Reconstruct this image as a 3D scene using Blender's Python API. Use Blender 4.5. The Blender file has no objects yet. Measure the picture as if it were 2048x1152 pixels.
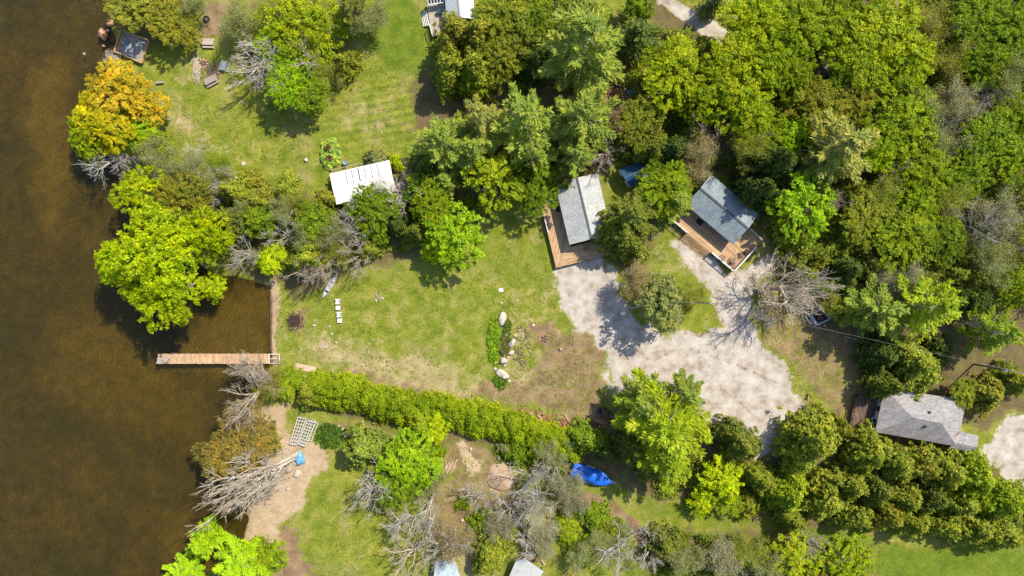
import bpy, math, random
import numpy as np
from mathutils import Vector, Matrix, noise as mnoise
R = math.radians
sc = bpy.context.scene
# ---------------------------------------------------------------- camera, sky, sun, exposure
H = 124.0                     # height of the drone above the ground (m)
PPM = 11.0                    # photograph pixels per metre on the ground
cam_d = bpy.data.cameras.new("camera"); cam = bpy.data.objects.new("camera", cam_d)
sc.collection.objects.link(cam); sc.camera = cam
cam.location = (0, 0, H); cam.rotation_euler = (0, 0, 0)
cam_d.sensor_width = 36; cam_d.lens = 18 * (PPM * H) / 1024
cam_d.clip_start = 1; cam_d.clip_end = 3000
SUN_EL, SUN_AZ = 50.0, 43.0   # azimuth measured from +x towards +y
w = bpy.data.worlds.new("World"); sc.world = w; w.use_nodes = True
nt = w.node_tree; nt.nodes.clear()
sky = nt.nodes.new('ShaderNodeTexSky'); sky.sky_type = 'NISHITA'; sky.sun_disc = False
sky.sun_elevation = R(SUN_EL); sky.sun_rotation = R(90 - SUN_AZ)
bg = nt.nodes.new('ShaderNodeBackground'); bg.inputs[1].default_value = 0.15
wo = nt.nodes.new('ShaderNodeOutputWorld')
nt.links.new(sky.outputs[0], bg.inputs[0]); nt.links.new(bg.outputs[0], wo.inputs[0])
sl = bpy.data.lights.new("sun", 'SUN'); sl.energy = 4.8; sl.angle = R(0.5); sl.color = (1.0, 0.90, 0.71)
so = bpy.data.objects.new("sun", sl); sc.collection.objects.link(so)
sd = Vector((math.cos(R(SUN_EL)) * math.cos(R(SUN_AZ)), math.cos(R(SUN_EL)) * math.sin(R(SUN_AZ)), math.sin(R(SUN_EL))))
so.rotation_euler = sd.to_track_quat('Z', 'Y').to_euler(); so.location = (60, 50, 80)
sc.view_settings.view_transform = 'Standard'; sc.view_settings.look = 'None'
sc.view_settings.exposure = 0.38; sc.view_settings.gamma = 1.0
sc.render.engine = 'CYCLES'
try:
    sc.cycles.max_bounces = 6; sc.cycles.transparent_max_bounces = 8; sc.cycles.diffuse_bounces = 3
except Exception: pass

rng = np.random.default_rng(11); random.seed(5)
C = sc.collection

def W(px, py, z=0.0):
    k = (H - z) / H / PPM
    return Vector(((px - 1024) * k, (576 - py) * k, z))
# ---------------------------------------------------------------- materials
MATS = {}
def newmat(name):
    m = bpy.data.materials.new(name); m.use_nodes = True
    n = m.node_tree; n.nodes.clear()
    o = n.nodes.new('ShaderNodeOutputMaterial')
    return m, n, o
def nd(n, t, **kw):
    x = n.nodes.new(t)
    for k, v in kw.items(): setattr(x, k, v)
    return x
def ramp(n, fac, stops):
    r = nd(n, 'ShaderNodeValToRGB')
    e = r.color_ramp.elements
    while len(e) < len(stops): e.new(0.5)
    for i, (p, c) in enumerate(stops):
        e[i].position = p; e[i].color = (c[0], c[1], c[2], 1)
    n.links.new(fac, r.inputs[0]); return r.outputs[0]
def noise(n, scale, detail=6, rough=0.6, vec=None, dist=0.0):
    t = nd(n, 'ShaderNodeTexNoise'); t.inputs['Scale'].default_value = scale
    t.inputs['Detail'].default_value = detail; t.inputs['Roughness'].default_value = rough
    t.inputs['Distortion'].default_value = dist
    if vec is not None: n.links.new(vec, t.inputs['Vector'])
    return t.outputs['Fac']
def mix(n, fac, a, b, mode='MIX'):
    m = nd(n, 'ShaderNodeMix', data_type='RGBA', blend_type=mode)
    for i, v in ((0, fac), (6, a), (7, b)):
        if hasattr(v, 'is_output') or isinstance(v, bpy.types.NodeSocket): n.links.new(v, m.inputs[i])
        elif i == 0: m.inputs[0].default_value = v
        else: m.inputs[i].default_value = (v[0], v[1], v[2], 1)
    return m.outputs[2]
def mth(n, op, a, b=0.0, clamp=False):
    m = nd(n, 'ShaderNodeMath', operation=op); m.use_clamp = clamp
    for i, v in ((0, a), (1, b)):
        if isinstance(v, bpy.types.NodeSocket): n.links.new(v, m.inputs[i])
        else: m.inputs[i].default_value = v
    return m.outputs[0]
def objvec(n, rot=0.0, scale=(1, 1, 1), src='Object'):
    tc = nd(n, 'ShaderNodeTexCoord'); mp = nd(n, 'ShaderNodeMapping')
    mp.inputs['Rotation'].default_value = (0, 0, rot); mp.inputs['Scale'].default_value = scale
    n.links.new(tc.outputs[src], mp.inputs[0]); return mp.outputs[0]
def principled(n, o, col, rough=0.8, metal=0.0, bump=None, bstr=0.3, bdist=0.02, spec=0.3):
    p = nd(n, 'ShaderNodeBsdfPrincipled')
    if isinstance(col, bpy.types.NodeSocket): n.links.new(col, p.inputs['Base Color'])
    else: p.inputs['Base Color'].default_value = (*col, 1)
    p.inputs['Roughness'].default_value = rough; p.inputs['Metallic'].default_value = metal
    p.inputs['Specular IOR Level'].default_value = spec
    if bump is not None:
        b = nd(n, 'ShaderNodeBump'); b.inputs['Strength'].default_value = bstr; b.inputs['Distance'].default_value = bdist
        n.links.new(bump, b.inputs['Height']); n.links.new(b.outputs[0], p.inputs['Normal'])
    n.links.new(p.outputs[0], o.inputs[0]); return p
def plain(name, col, rough=0.7, metal=0.0, var=0.25, scale=3.0, spec=0.3):
    """painted / solid surface with weathering in irregular patches"""
    if name in MATS: return MATS[name]
    m, n, o = newmat(name)
    v = objvec(n)
    f = noise(n, scale, 8, 0.65, v)
    c = ramp(n, f, [(0.25, [x * (1 - var) for x in col]), (0.5, col), (0.78, [min(1, x * (1 + var * 0.6)) for x in col])])
    principled(n, o, c, rough, metal, f, 0.2, 0.01, spec); MATS[name] = m; return m
def planks(name, col, rot, width=0.14, var=0.35, worn=0.25, length=3.5):
    if name in MATS: return MATS[name]
    m, n, o = newmat(name)
    v = objvec(n, rot)
    b = nd(n, 'ShaderNodeTexBrick'); b.offset = 0.37; b.squash = 1
    b.inputs['Color1'].default_value = (*[x * (1 - var) for x in col], 1)
    b.inputs['Color2'].default_value = (*[min(1, x * (1 + var * .5)) for x in col], 1)
    b.inputs['Mortar'].default_value = (*[x * 0.25 for x in col], 1)
    b.inputs['Scale'].default_value = 1.0; b.inputs['Mortar Size'].default_value = 0.008
    b.inputs['Brick Width'].default_value = length; b.inputs['Row Height'].default_value = width
    b.inputs['Bias'].default_value = 0.0
    n.links.new(v, b.inputs[0])
    f = noise(n, 1.1, 8, 0.7, v)
    c = mix(n, 1.0, b.outputs[0], ramp(n, f, [(0.3, (1 - worn,) * 3), (0.7, (1 + worn * .5,) * 3)]), 'MULTIPLY')
    principled(n, o, c, 0.75, 0, b.outputs['Fac'], 0.3, -0.01); MATS[name] = m; return m
def shingle(name, cols, rot, moss=0.0):
    if name in MATS: return MATS[name]
    m, n, o = newmat(name)
    v = objvec(n, rot)
    b = nd(n, 'ShaderNodeTexBrick'); b.offset = 0.43
    b.inputs['Color1'].default_value = (*cols[0], 1); b.inputs['Color2'].default_value = (*cols[1], 1)
    b.inputs['Mortar'].default_value = (*[x * 0.55 for x in cols[0]], 1)
    b.inputs['Scale'].default_value = 1.0; b.inputs['Mortar Size'].default_value = 0.02
    b.inputs['Brick Width'].default_value = 0.55; b.inputs['Row Height'].default_value = 0.22
    n.links.new(v, b.inputs[0])
    f = noise(n, 5.0, 8, 0.8, v); g = noise(n, 0.6, 5, 0.6, v)
    c = mix(n, 1.0, b.outputs[0], ramp(n, f, [(0.3, (0.55,) * 3), (0.7, (1.45,) * 3)]), 'MULTIPLY')
    c = mix(n, 1.0, c, ramp(n, g, [(0.35, (0.85, 0.86, 0.9)), (0.65, (1.1, 1.08, 1.05))]), 'MULTIPLY')
    st = noise(n, 1.6, 8, .8, v, .6); c = mix(n, ramp(n, st, [(.57, (0, 0, 0)), (.70, (.65, .65, .65))]), c, (.12, .105, .075))
    lt = noise(n, 6.5, 3, .6, v); c = mix(n, ramp(n, lt, [(.68, (0, 0, 0)), (.72, (.9, .9, .9))]), c, (.16, .11, .06))
    principled(n, o, c, 0.9, 0, f, 0.4, 0.01); MATS[name] = m; return m
def leafmat(name, trans=0.45, lo=0.55, hi=1.35, warm=0.25):
    if name in MATS: return MATS[name]
    m, n, o = newmat(name)
    oi = nd(n, 'ShaderNodeObjectInfo')
    at = nd(n, 'ShaderNodeAttribute'); at.attribute_name = 'v'
    f = at.outputs['Fac']
    c = mix(n, 1.0, oi.outputs['Color'], ramp(n, f, [(0.0, (lo * .88, lo, lo * 1.1)), (0.5, (1, 1, 1)), (1.0, (hi * (1 + warm), hi, hi * .9))]), 'MULTIPLY')
    tc = nd(n, 'ShaderNodeTexCoord'); nz = noise(n, .42, 3, .6, tc.outputs['Object']); c = mix(n, 1.0, c, ramp(n, nz, [(.33, (.72, .84, 1.0)), (.5, (1, 1, 1)), (.67, (1.18, 1.08, .95))]), 'MULTIPLY')
    d = nd(n, 'ShaderNodeBsdfPrincipled'); d.inputs['Roughness'].default_value = 0.55
    d.inputs['Specular IOR Level'].default_value = 0.25
    n.links.new(c, d.inputs['Base Color'])
    t = nd(n, 'ShaderNodeBsdfTranslucent')
    n.links.new(mix(n, 1.0, c, (1.25, 1.15, 0.45), 'MULTIPLY'), t.inputs[0])
    ms = nd(n, 'ShaderNodeMixShader'); ms.inputs[0].default_value = trans
    n.links.new(d.outputs[0], ms.inputs[1]); n.links.new(t.outputs[0], ms.inputs[2]); n.links.new(ms.outputs[0], o.inputs[0])
    MATS[name] = m; return m
def barkmat(name):
    if name in MATS: return MATS[name]
    m, n, o = newmat(name)
    oi = nd(n, 'ShaderNodeObjectInfo'); v = objvec(n, 0, (1, 1, .3))
    f = noise(n, 4, 6, 0.7, v)
    c = mix(n, 1.0, oi.outputs['Color'], ramp(n, f, [(0.3, (0.55,) * 3), (0.7, (1.2,) * 3)]), 'MULTIPLY')
    principled(n, o, c, 0.9, 0, f, 0.4, 0.03); MATS[name] = m; return m
# ---------------------------------------------------------------- mesh helpers
class MB:
    def __init__(s): s.v = []; s.f = []
    def add(s, vs, fs):
        k = len(s.v); s.v += [tuple(x) for x in vs]; s.f += [tuple(i + k for i in q) for q in fs]; return s
    def box(s, c, size, yaw=0.0, pitch=0.0, roll=0.0):
        sx, sy, sz = [x / 2 for x in size]
        m = Matrix.Rotation(yaw, 3, 'Z') @ Matrix.Rotation(pitch, 3, 'Y') @ Matrix.Rotation(roll, 3, 'X')
        c = Vector(c)
        vs = [c + m @ Vector((x * sx, y * sy, z * sz)) for z in (-1, 1) for x, y in ((-1, -1), (1, -1), (1, 1), (-1, 1))]
        return s.add(vs, [(3, 2, 1, 0), (4, 5, 6, 7), (0, 1, 5, 4), (1, 2, 6, 5), (2, 3, 7, 6), (3, 0, 4, 7)])
    def bar(s, p, q, w=0.1, h=None):
        p = Vector(p); q = Vector(q); h = h or w; d = (q - p); L = d.length
        if L < 1e-6: return s
        d /= L; up = Vector((0, 0, 1))
        if abs(d.z) > .95: up = Vector((1, 0, 0))
        a = d.cross(up).normalized() * w / 2; b = a.cross(d).normalized() * h / 2
        vs = [p - a - b, p + a - b, p + a + b, p - a + b, q - a - b, q + a - b, q + a + b, q - a + b]
        return s.add(vs, [(3, 2, 1, 0), (4, 5, 6, 7), (0, 1, 5, 4), (1, 2, 6, 5), (2, 3, 7, 6), (3, 0, 4, 7)])
    def prism(s, pts, z0, z1):
        n = len(pts); a = sum(pts[i][0] * pts[(i + 1) % n][1] - pts[(i + 1) % n][0] * pts[i][1] for i in range(n))
        if a < 0: pts = pts[::-1]
        vs = [(p[0], p[1], z0) for p in pts] + [(p[0], p[1], z1) for p in pts]
        return s.add(vs, [tuple(range(n - 1, -1, -1)), tuple(range(n, 2 * n))] + [(i, (i + 1) % n, n + (i + 1) % n, n + i) for i in range(n)])
    def tube(s, pts, rad, n=8, cap=True):
        pts = [Vector(p) for p in pts]
        if not hasattr(rad, '__len__'): rad = [rad] * len(pts)
        k = len(s.v); vs = []; fs = []
        up = Vector((0, 0, 1))
        for i, p in enumerate(pts):
            d = (pts[min(i + 1, len(pts) - 1)] - pts[max(i - 1, 0)]).normalized()
            u = Vector((1, 0, 0)) if abs(d.z) > .9 else up
            a = d.cross(u).normalized(); b = a.cross(d)
            for j in range(n):
                t = 2 * math.pi * j / n; vs.append(p + (a * math.cos(t) + b * math.sin(t)) * rad[i])
        for i in range(len(pts) - 1):
            for j in range(n): fs.append((i * n + j, i * n + (j + 1) % n, (i + 1) * n + (j + 1) % n, (i + 1) * n + j))
        if cap: fs.append(tuple(range(n - 1, -1, -1))); fs.append(tuple(range(len(vs) - n, len(vs))))
        return s.add(vs, fs)
    def lathe(s, c, prof, n=14):
        c = Vector(c); vs = []; fs = []
        for r, z in prof:
            for j in range(n):
                t = 2 * math.pi * j / n; vs.append(c + Vector((r * math.cos(t), r * math.sin(t), z)))
        for i in range(len(prof) - 1):
            for j in range(n): fs.append((i * n + j, i * n + (j + 1) % n, (i + 1) * n + (j + 1) % n, (i + 1) * n + j))
        fs.append(tuple(range(n - 1, -1, -1))); fs.append(tuple(range(len(vs) - n, len(vs))))
        return s.add(vs, fs)
    def rock(s, c, r, seed=0, sub=9):
        """irregular boulder: r=(rx,ry,rz), yaw from seed"""
        vs = []; fs = []; n = sub + 3; c = Vector(c); yw = r[3] if len(r) > 3 else seed * 1.3
        for i in range(sub + 1):
            th = math.pi * i / sub
            for j in range(n):
                ph = 2 * math.pi * j / n
                d = Vector((math.sin(th) * math.cos(ph), math.sin(th) * math.sin(ph), math.cos(th)))
                k = 1 + 0.42 * mnoise.noise(d * 1.3 + Vector((seed * 7.1, 3.3, seed))) + 0.16 * mnoise.noise(d * 4 + Vector((seed, 9, 1)))
                p = Vector((d.x * r[0] * k, d.y * r[1] * k, d.z * r[2] * k)); p.rotate(Matrix.Rotation(yw, 3, 'Z')); vs.append(c + p)
        for i in range(sub):
            for j in range(n): fs.append((i * n + j, (i + 1) * n + j, (i + 1) * n + (j + 1) % n, i * n + (j + 1) % n))
        return s.add(vs, fs)
    def build(s, name, mat, parent=None, smooth=False):
        me = bpy.data.meshes.new(name)
        off = wloc(parent) if parent else Vector((0, 0, 0))
        me.from_pydata([(v[0] - off.x, v[1] - off.y, v[2] - off.z) for v in s.v], [], s.f)
        me.materials.append(mat); me.update()
        if smooth: me.polygons.foreach_set('use_smooth', [True] * len(me.polygons))
        o = bpy.data.objects.new(name, me); C.objects.link(o)
        if parent: o.parent = parent; o['wx'], o['wy'], o['wz'] = off
        return o
def wloc(o):
    l = Vector((0, 0, 0))
    while o is not None: l += o.location; o = o.parent
    return l
def tag(o, label, cat, group=None):
    o['label'] = label; o['category'] = cat
    if group: o['group'] = group
    return o
def thing(name, label, cat, loc, group=None):
    o = bpy.data.objects.new(name, None); C.objects.link(o); o.location = loc; o.empty_display_size = 0.5
    return tag(o, label, cat, group)
def single(mb, name, mat, label, cat, loc, group=None, smooth=False):
    """a thing that is one mesh, its origin at its base"""
    loc = Vector(loc); mb.v = [(v[0] - loc.x, v[1] - loc.y, v[2] - loc.z) for v in mb.v]
    o = mb.build(name, mat, None, smooth); o.location = loc; return tag(o, label, cat, group)
def copy_tree(o, parent=None):
    c = o.copy(); C.objects.link(c); c.parent = parent
    for ch in list(o.children): copy_tree(ch, c)
    return c
def np_mesh(name, V, F, mats, attr=None, midx=None, smooth=False):
    me = bpy.data.meshes.new(name); V = np.asarray(V, np.float32); F = np.asarray(F, np.int32)
    k = F.shape[1]
    me.vertices.add(len(V)); me.vertices.foreach_set('co', V.ravel())
    me.loops.add(F.size); me.loops.foreach_set('vertex_index', F.ravel())
    me.polygons.add(len(F)); me.polygons.foreach_set('loop_start', np.arange(0, F.size, k, dtype=np.int32))
    me.polygons.foreach_set('loop_total', np.full(len(F), k, np.int32))
    if smooth: me.polygons.foreach_set('use_smooth', np.ones(len(F), bool))
    me.update(calc_edges=True)
    if attr is not None:
        a = me.attributes.new('v', 'FLOAT', 'FACE'); a.data.foreach_set('value', np.asarray(attr, np.float32))
    for m in mats: me.materials.append(m)
    return me
# ================================================================ GROUND, LAKE
def vnoise(x, y, seed=0):
    xi = np.floor(x).astype(np.int64); yi = np.floor(y).astype(np.int64); xf = x - xi; yf = y - yi
    def h(a, b):
        n = (a * 374761393 + b * 668265263 + seed * 982451653) & 0xffffffff
        n = ((n ^ (n >> 13)) * 1274126177) & 0xffffffff
        return ((n ^ (n >> 16)) & 0xffff) / 65535.0
    u = xf * xf * (3 - 2 * xf); v = yf * yf * (3 - 2 * yf)
    return (h(xi, yi) * (1 - u) + h(xi + 1, yi) * u) * (1 - v) + (h(xi, yi + 1) * (1 - u) + h(xi + 1, yi + 1) * u) * v
def fbm(x, y, seed=0, o=4):
    s = 0; a = 0.5
    for i in range(o): s = s + a * vnoise(x, y, seed + i); x = x * 2.03; y = y * 2.03; a *= 0.5
    return s / (1 - 0.5 ** o)
xs = np.concatenate([np.linspace(-420, -104, 22), np.arange(-100, 100.01, 0.32), np.linspace(104, 420, 22)])
ys = np.concatenate([np.linspace(-380, -64, 20), np.arange(-60, 60.01, 0.32), np.linspace(64, 380, 20)])
GX, GY = np.meshgrid(xs, ys); PX = 1024 + GX * PPM; PY = 576 - GY * PPM
def sdf(poly, X, Y):
    """signed distance in photo pixels, positive inside"""
    p = np.array(poly, float); n = len(p); d = np.full(X.shape, 1e9); ins = np.zeros(X.shape, bool)
    for i in range(n):
        a = p[i]; b = p[(i + 1) % n]; e = b - a; L = max((e * e).sum(), 1e-9)
        t = np.clip(((X - a[0]) * e[0] + (Y - a[1]) * e[1]) / L, 0, 1)
        d = np.minimum(d, np.hypot(X - a[0] - t * e[0], Y - a[1] - t * e[1]))
        c = (a[1] > Y) != (b[1] > Y)
        ins ^= c & (X < (b[0] - a[0]) * (Y - a[1]) / (b[1] - a[1] + 1e-12) + a[0])
    return np.where(ins, d, -d)
def warp(s, amp, seed):
    return (PX + (fbm(PX / s, PY / s, seed) - .5) * amp * 2, PY + (fbm(PX / s, PY / s, seed + 50) - .5) * amp * 2)
W1 = warp(46, 16, 1); W2 = warp(13, 9, 2)
WX = W1[0] + W2[0] - PX; WY = W1[1] + W2[1] - PY
def mask(poly, soft=6, amp=1.0, k=1.0):
    s = sdf(poly, PX + (WX - PX) * amp, PY + (WY - PY) * amp)
    return np.clip(s / (soft * 1.7) + 0.5, 0, 1) * k
SHORE = [(250, -3000), (226, -60), (222, 40), (232, 100), (252, 140), (290, 175), (262, 240), (232, 300), (262, 350), (300, 400), (318, 440), (350, 500),
         (420, 545), (500, 560), (541, 574), (544, 640), (545, 700), (546, 735), (520, 772), (478, 812), (462, 860), (466, 920), (486, 980), (494, 1040), (486, 1080),
         (440, 1120), (400, 1160), (330, 1240), (300, 4000), (-6000, 4000), (-6000, -3000)]
lake = sdf(SHORE, PX + (WX - PX) * .45, PY + (WY - PY) * .45)      # >0 in the lake (px)
Z = np.zeros_like(PX)
dm = lake / PPM
Z = np.where(dm > -1.2, -0.28 * np.clip((dm + 1.2) / 1.5, 0, 1), 0) - 1.6 * (1 - np.exp(-np.clip(dm, 0, 200) / 7.0))
Z += np.where(lake > 0, 0.12, 0.05) * (fbm(GX / 3, GY / 3, 9) - .5)
Z += np.where(lake < -30, 0.10, 0) * (fbm(GX / 12, GY / 12, 12) - .5)
D = np.zeros_like(PX); G = D.copy(); F = D.copy(); S = D.copy(); Lu = D.copy(); Dk = D.copy()
def mx(a, b): return np.maximum(a, b)
n1 = fbm(PX / 14, PY / 14, 21); n2 = fbm(PX / 40, PY / 40, 31); n3 = fbm(PX / 5, PY / 5, 41)
# gravel drive and parking
G = mx(G, mask([(1113, 535), (1203, 512), (1214, 540), (1240, 590), (1262, 625), (1290, 655), (1330, 662), (1400, 660), (1442, 655), (1432, 625), (1405, 575), (1370, 530), (1348, 490), (1362, 470),
                (1400, 500), (1450, 545), (1500, 530), (1530, 505), (1552, 500), (1560, 530), (1520, 570), (1500, 600), (1506, 640), (1530, 680), (1560, 720), (1590, 780), (1618, 830), (1600, 870),
                (1560, 915), (1520, 925), (1440, 850), (1300, 800), (1225, 790), (1212, 745), (1212, 700), (1180, 670), (1145, 655), (1128, 620), (1120, 580)], 15, 1.2))
G = mx(G, mask([(1960, 905), (2010, 855), (2048, 835), (2300, 820), (2300, 1040), (2048, 985), (2010, 950)], 14, 1.2))
G = mx(G, mask([(1270, -400), (1300, -10), (1351, 35), (1397, 66), (1450, 96), (1475, 70), (1416, 38), (1383, 18), (1348, -4), (1320, -400)], 5, .5))
G = mx(G, mask([(1670, -10), (1690, 15), (1760, 30), (1800, -10)], 8) * .6)
# bare dirt
for poly, k in [
    ([(1070, 720), (1120, 660), (1180, 640), (1215, 690), (1215, 780), (1230, 870), (1180, 860), (1120, 835), (1060, 820), (985, 808), (930, 790), (980, 765), (1050, 760)], .62),
    ([(1510, 590), (1560, 560), (1640, 640), (1720, 660), (1760, 760), (1740, 860), (1690, 850), (1630, 800), (1580, 740), (1530, 680)], .55),
    ([(680, 730), (760, 745), (850, 760), (950, 790), (1000, 810), (900, 800), (780, 780), (700, 762)], .55),
    ([(640, 840), (720, 838), (800, 860), (900, 880), (960, 880), (1010, 930), (1060, 1000), (1100, 1030), (1040, 1060), (960, 1080), (900, 1110), (850, 1060), (860, 980), (900, 940), (860, 900), (760, 872), (640, 862)], .60),
    ([(1120, 985), (1170, 985), (1225, 1000), (1265, 1030), (1290, 1070), (1276, 1080), (1240, 1040), (1200, 1012), (1150, 1010), (1120, 1015)], .75),
    ([(1060, 655), (1090, 645), (1118, 660), (1120, 690), (1095, 702), (1068, 692)], .8),
    ([(780, 300), (790, 250), (900, 150), (1000, 160), (1180, 190), (1250, 150), (1290, 120), (1330, 60), (1300, 200), (1230, 300), (1000, 210), (900, 230)], .35),
    ([(395, 0), (450, 0), (460, 40), (430, 60), (400, 50)], .9), ([(395, 25), (440, 25), (445, 70), (400, 85), (370, 80)], .7),
    ([(395, 110), (440, 110), (450, 150), (410, 165)], .6),
    ([(560, 1070), (600, 1060), (620, 1152), (540, 1190)], .9),
    ([(1180, 160), (1260, 150), (1270, 205), (1195, 215)], .8),
    ([(574, 650), (590, 622), (612, 600), (618, 612), (602, 656), (584, 668)], .8)]:
    D = mx(D, mask(poly, 16, 1.3, k))
# sand (beaches, pale tracks)
for poly, k in [
    ([(522, 572), (540, 560), (552, 575), (556, 640), (560, 720), (545, 760), (520, 775), (500, 760), (528, 700), (530, 620)], 1.0),
    ([(520, 810), (575, 800), (570, 860), (600, 880), (650, 900), (655, 935), (620, 960), (605, 1010), (575, 1050), (555, 1110), (520, 1100), (470, 1110), (470, 1060), (490, 980), (470, 900), (480, 840)], .68),
    ([(300, 180), (330, 200), (380, 240), (410, 260), (380, 300), (340, 260), (310, 230)], .4),
    ([(915, 890), (935, 880), (955, 930), (960, 950), (935, 955)], .9), ([(975, 945), (1000, 930), (1012, 960), (1000, 990), (975, 985)], .9),
    ([(925, 1100), (960, 1090), (980, 1160), (940, 1170), (850, 1160), (860, 1120)], .5)]:
    S = mx(S, mask(poly, 12, 1.0, k))
# straw-dry patches in the lawn
dry = np.clip((n2 - .5) * 3.0 + (n1 - .5) * 1.8, 0, 1) * .5
for poly, k in [
    ([(600, 690), (720, 670), (840, 700), (980, 760), (1090, 700), (1090, 790), (960, 810), (800, 790), (640, 740)], .75),
    ([(1020, 630), (1060, 620), (1100, 650), (1075, 700), (1035, 735), (1010, 740), (1010, 670)], .7),
    ([(300, 160), (420, 200), (430, 320), (520, 350), (560, 380), (480, 390), (400, 340), (330, 260)], .5),
    ([(560, 640), (640, 640), (700, 690), (640, 740), (570, 720)], .5),
    ([(680, 200), (800, 130), (850, 170), (800, 260), (690, 290), (600, 240)], .45),
    ([(1270, 480), (1330, 470), (1370, 520), (1360, 580), (1300, 560)], .5)]:
    dry = mx(dry, mask(poly, 40, 1.5, k) * (0.35 + 1.1 * n1))
# lush patches
for poly, k in [
    ([(975, 640), (990, 622), (1002, 650), (1000, 700), (1010, 750), (990, 740), (984, 710), (972, 670)], 1.0),
    ([(740, 20), (830, -20), (850, 60), (860, 160), (780, 140), (720, 100)], .8),
    ([(545, 730), (620, 745), (640, 770), (570, 800), (545, 770)], .6),
    ([(636, 850), (690, 850), (700, 870), (680, 900), (640, 890), (625, 865)], .9),
    ([(960, 890), (1080, 880), (1150, 930), (1100, 960), (1010, 930), (960, 910)], .8),
    ([(1105, 1020), (1180, 1000), (1240, 1040), (1260, 1090), (1180, 1130), (1110, 1080)], .9),
    ([(560, 560), (600, 560), (1100, 450), (1110, 570), (1000, 560), (900, 560), (700, 600), (640, 640)], .35),
    ([(1760, 1100), (2100, 1090), (2100, 1300), (1760, 1300)], .9),
    ([(1250, 990), (1500, 1010), (1770, 1070), (1770, 1110), (1500, 1060), (1300, 1040)], .55),
    ([(1330, 600), (1410, 590), (1430, 640), (1410, 662), (1350, 668)], .35),
    ([(950, -60), (1050, -60), (1050, 30), (960, 30)], .6)]:
    Lu = mx(Lu, mask(poly, 18, 1.2, k))
# forest floor / leaf litter
for poly, k in [
    ([(1240, 150), (1300, 60), (1300, -60), (1480, 90), (1550, -200), (2600, -400), (2600, 830), (2048, 830), (1960, 860), (1740, 770), (1640, 690), (1560, 560), (1540, 480), (1480, 360), (1350, 340), (1230, 330)], .95),
    ([(830, 130), (880, 100), (1060, -40), (1290, 60), (1260, 300), (1220, 350), (1110, 350), (980, 430), (900, 500), (760, 530), (700, 540), (600, 590), (560, 580), (430, 530), (330, 430), (300, 330), (420, 330), (620, 400), (850, 320), (820, 250)], .85),
    ([(640, 745), (860, 800), (1050, 840), (1200, 880), (1240, 800), (1420, 850), (1530, 920), (1640, 820), (1700, 850), (1960, 890), (2100, 1050), (2100, 1085), (1760, 1065), (1500, 1040), (1330, 1000), (1230, 970), (1100, 925), (880, 880), (640, 825), (570, 780)], .85),
    ([(1270, 1060), (1500, 1050), (1740, 1090), (1770, 1160), (1300, 1170)], .7),
    ([(1215, 420), (1320, 430), (1300, 520), (1240, 560), (1210, 520)], .8),
    ([(540, -40), (740, -60), (720, 60), (650, 170), (560, 210), (480, 130), (480, 30)], .6),
    ([(200, -60), (400, -60), (390, 90), (300, 110), (230, 60)], .6)]:
    F = mx(F, mask(poly, 22, 1.4, k))
F *= np.where(G > .5, 0.0, 1.0)
def line(pts, wd):
    d = np.full(PX.shape, 1e9)
    for (ax, ay), (bx, by) in zip(pts[:-1], pts[1:]):
        t = np.clip(((PX - ax) * (bx - ax) + (PY - ay) * (by - ay)) / ((bx - ax) ** 2 + (by - ay) ** 2), 0, 1); d = np.minimum(d, np.hypot(PX - ax - t * (bx - ax) + (WX - PX) * .3, PY - ay - t * (by - ay) + (WY - PY) * .3))
    return np.clip((wd - d) / 3 + .5, 0, 1)
def off(pts, o): return [(x + o, y + o * .6) for x, y in pts]
for tr in ([(1450, 530), (1438, 640), (1380, 710), (1450, 780), (1530, 850), (1545, 915)], [(1160, 545), (1195, 650), (1290, 710), (1400, 700), (1560, 770)], [(1240, 760), (1330, 700), (1430, 640)]):
    for o_ in (-7, 7): D = mx(D, 1.0 * line(off(tr, o_), 4.5) * (G > .4)); G -= .26 * line(off(tr, o_), 3.6) * (G > .6)
for tr in ([(620, 660), (760, 690), (900, 640), (960, 590)], [(700, 720), (850, 700), (960, 640), (1060, 560)], [(640, 700), (800, 760), (960, 790), (1150, 760)], [(900, 600), (930, 680), (960, 770)]):
    for o_ in (-7, 7): dry = mx(dry, .52 * line(off(tr, o_), 2.5) * n1 * 1.6)
tk = [(1120, 990), (1180, 992), (1230, 1012), (1268, 1045), (1290, 1090)]
for o_ in (-8, 7): D = mx(D, .95 * line(off(tk, o_), 3.5))
# sandy shoals on the lake bed, weed patches
shoal = np.zeros_like(PX)
for poly, k in [([(60, 130), (110, 110), (135, 230), (130, 330), (115, 400), (125, 445), (100, 480), (70, 440), (60, 330), (40, 240)], 1.0),
                ([(158, 470), (195, 474), (180, 505), (165, 498)], 1.0),
                ([(440, 590), (545, 560), (560, 740), (420, 745), (330, 700), (400, 640)], 1.0),
                ([(330, 1040), (420, 1020), (490, 1080), (440, 1152), (330, 1180)], .7),
                ([(100, 640), (250, 620), (300, 740), (420, 780), (400, 900), (200, 860), (60, 760)], .5),
                ([(110, 880), (240, 840), (330, 960), (300, 1060), (160, 1000)], .25)]:
    shoal = mx(shoal, mask(poly, 30, 1.6, k))
shoal = shoal * (.5 + .9 * n1) + .16 * np.clip(n2 - .45, 0, 1)
# mowing arcs on the upper lawn
mow = mask([(690, 200), (850, 130), (860, 260), (800, 300), (640, 290), (640, 240)], 40, 1)
nv = PX.size; V = np.stack([GX.ravel(), GY.ravel(), Z.ravel()], 1)
ny, nx = PX.shape; idx = np.arange(nv).reshape(ny, nx)
Q = np.stack([idx[:-1, :-1], idx[:-1, 1:], idx[1:, 1:], idx[1:, :-1]], -1).reshape(-1, 4)

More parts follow.
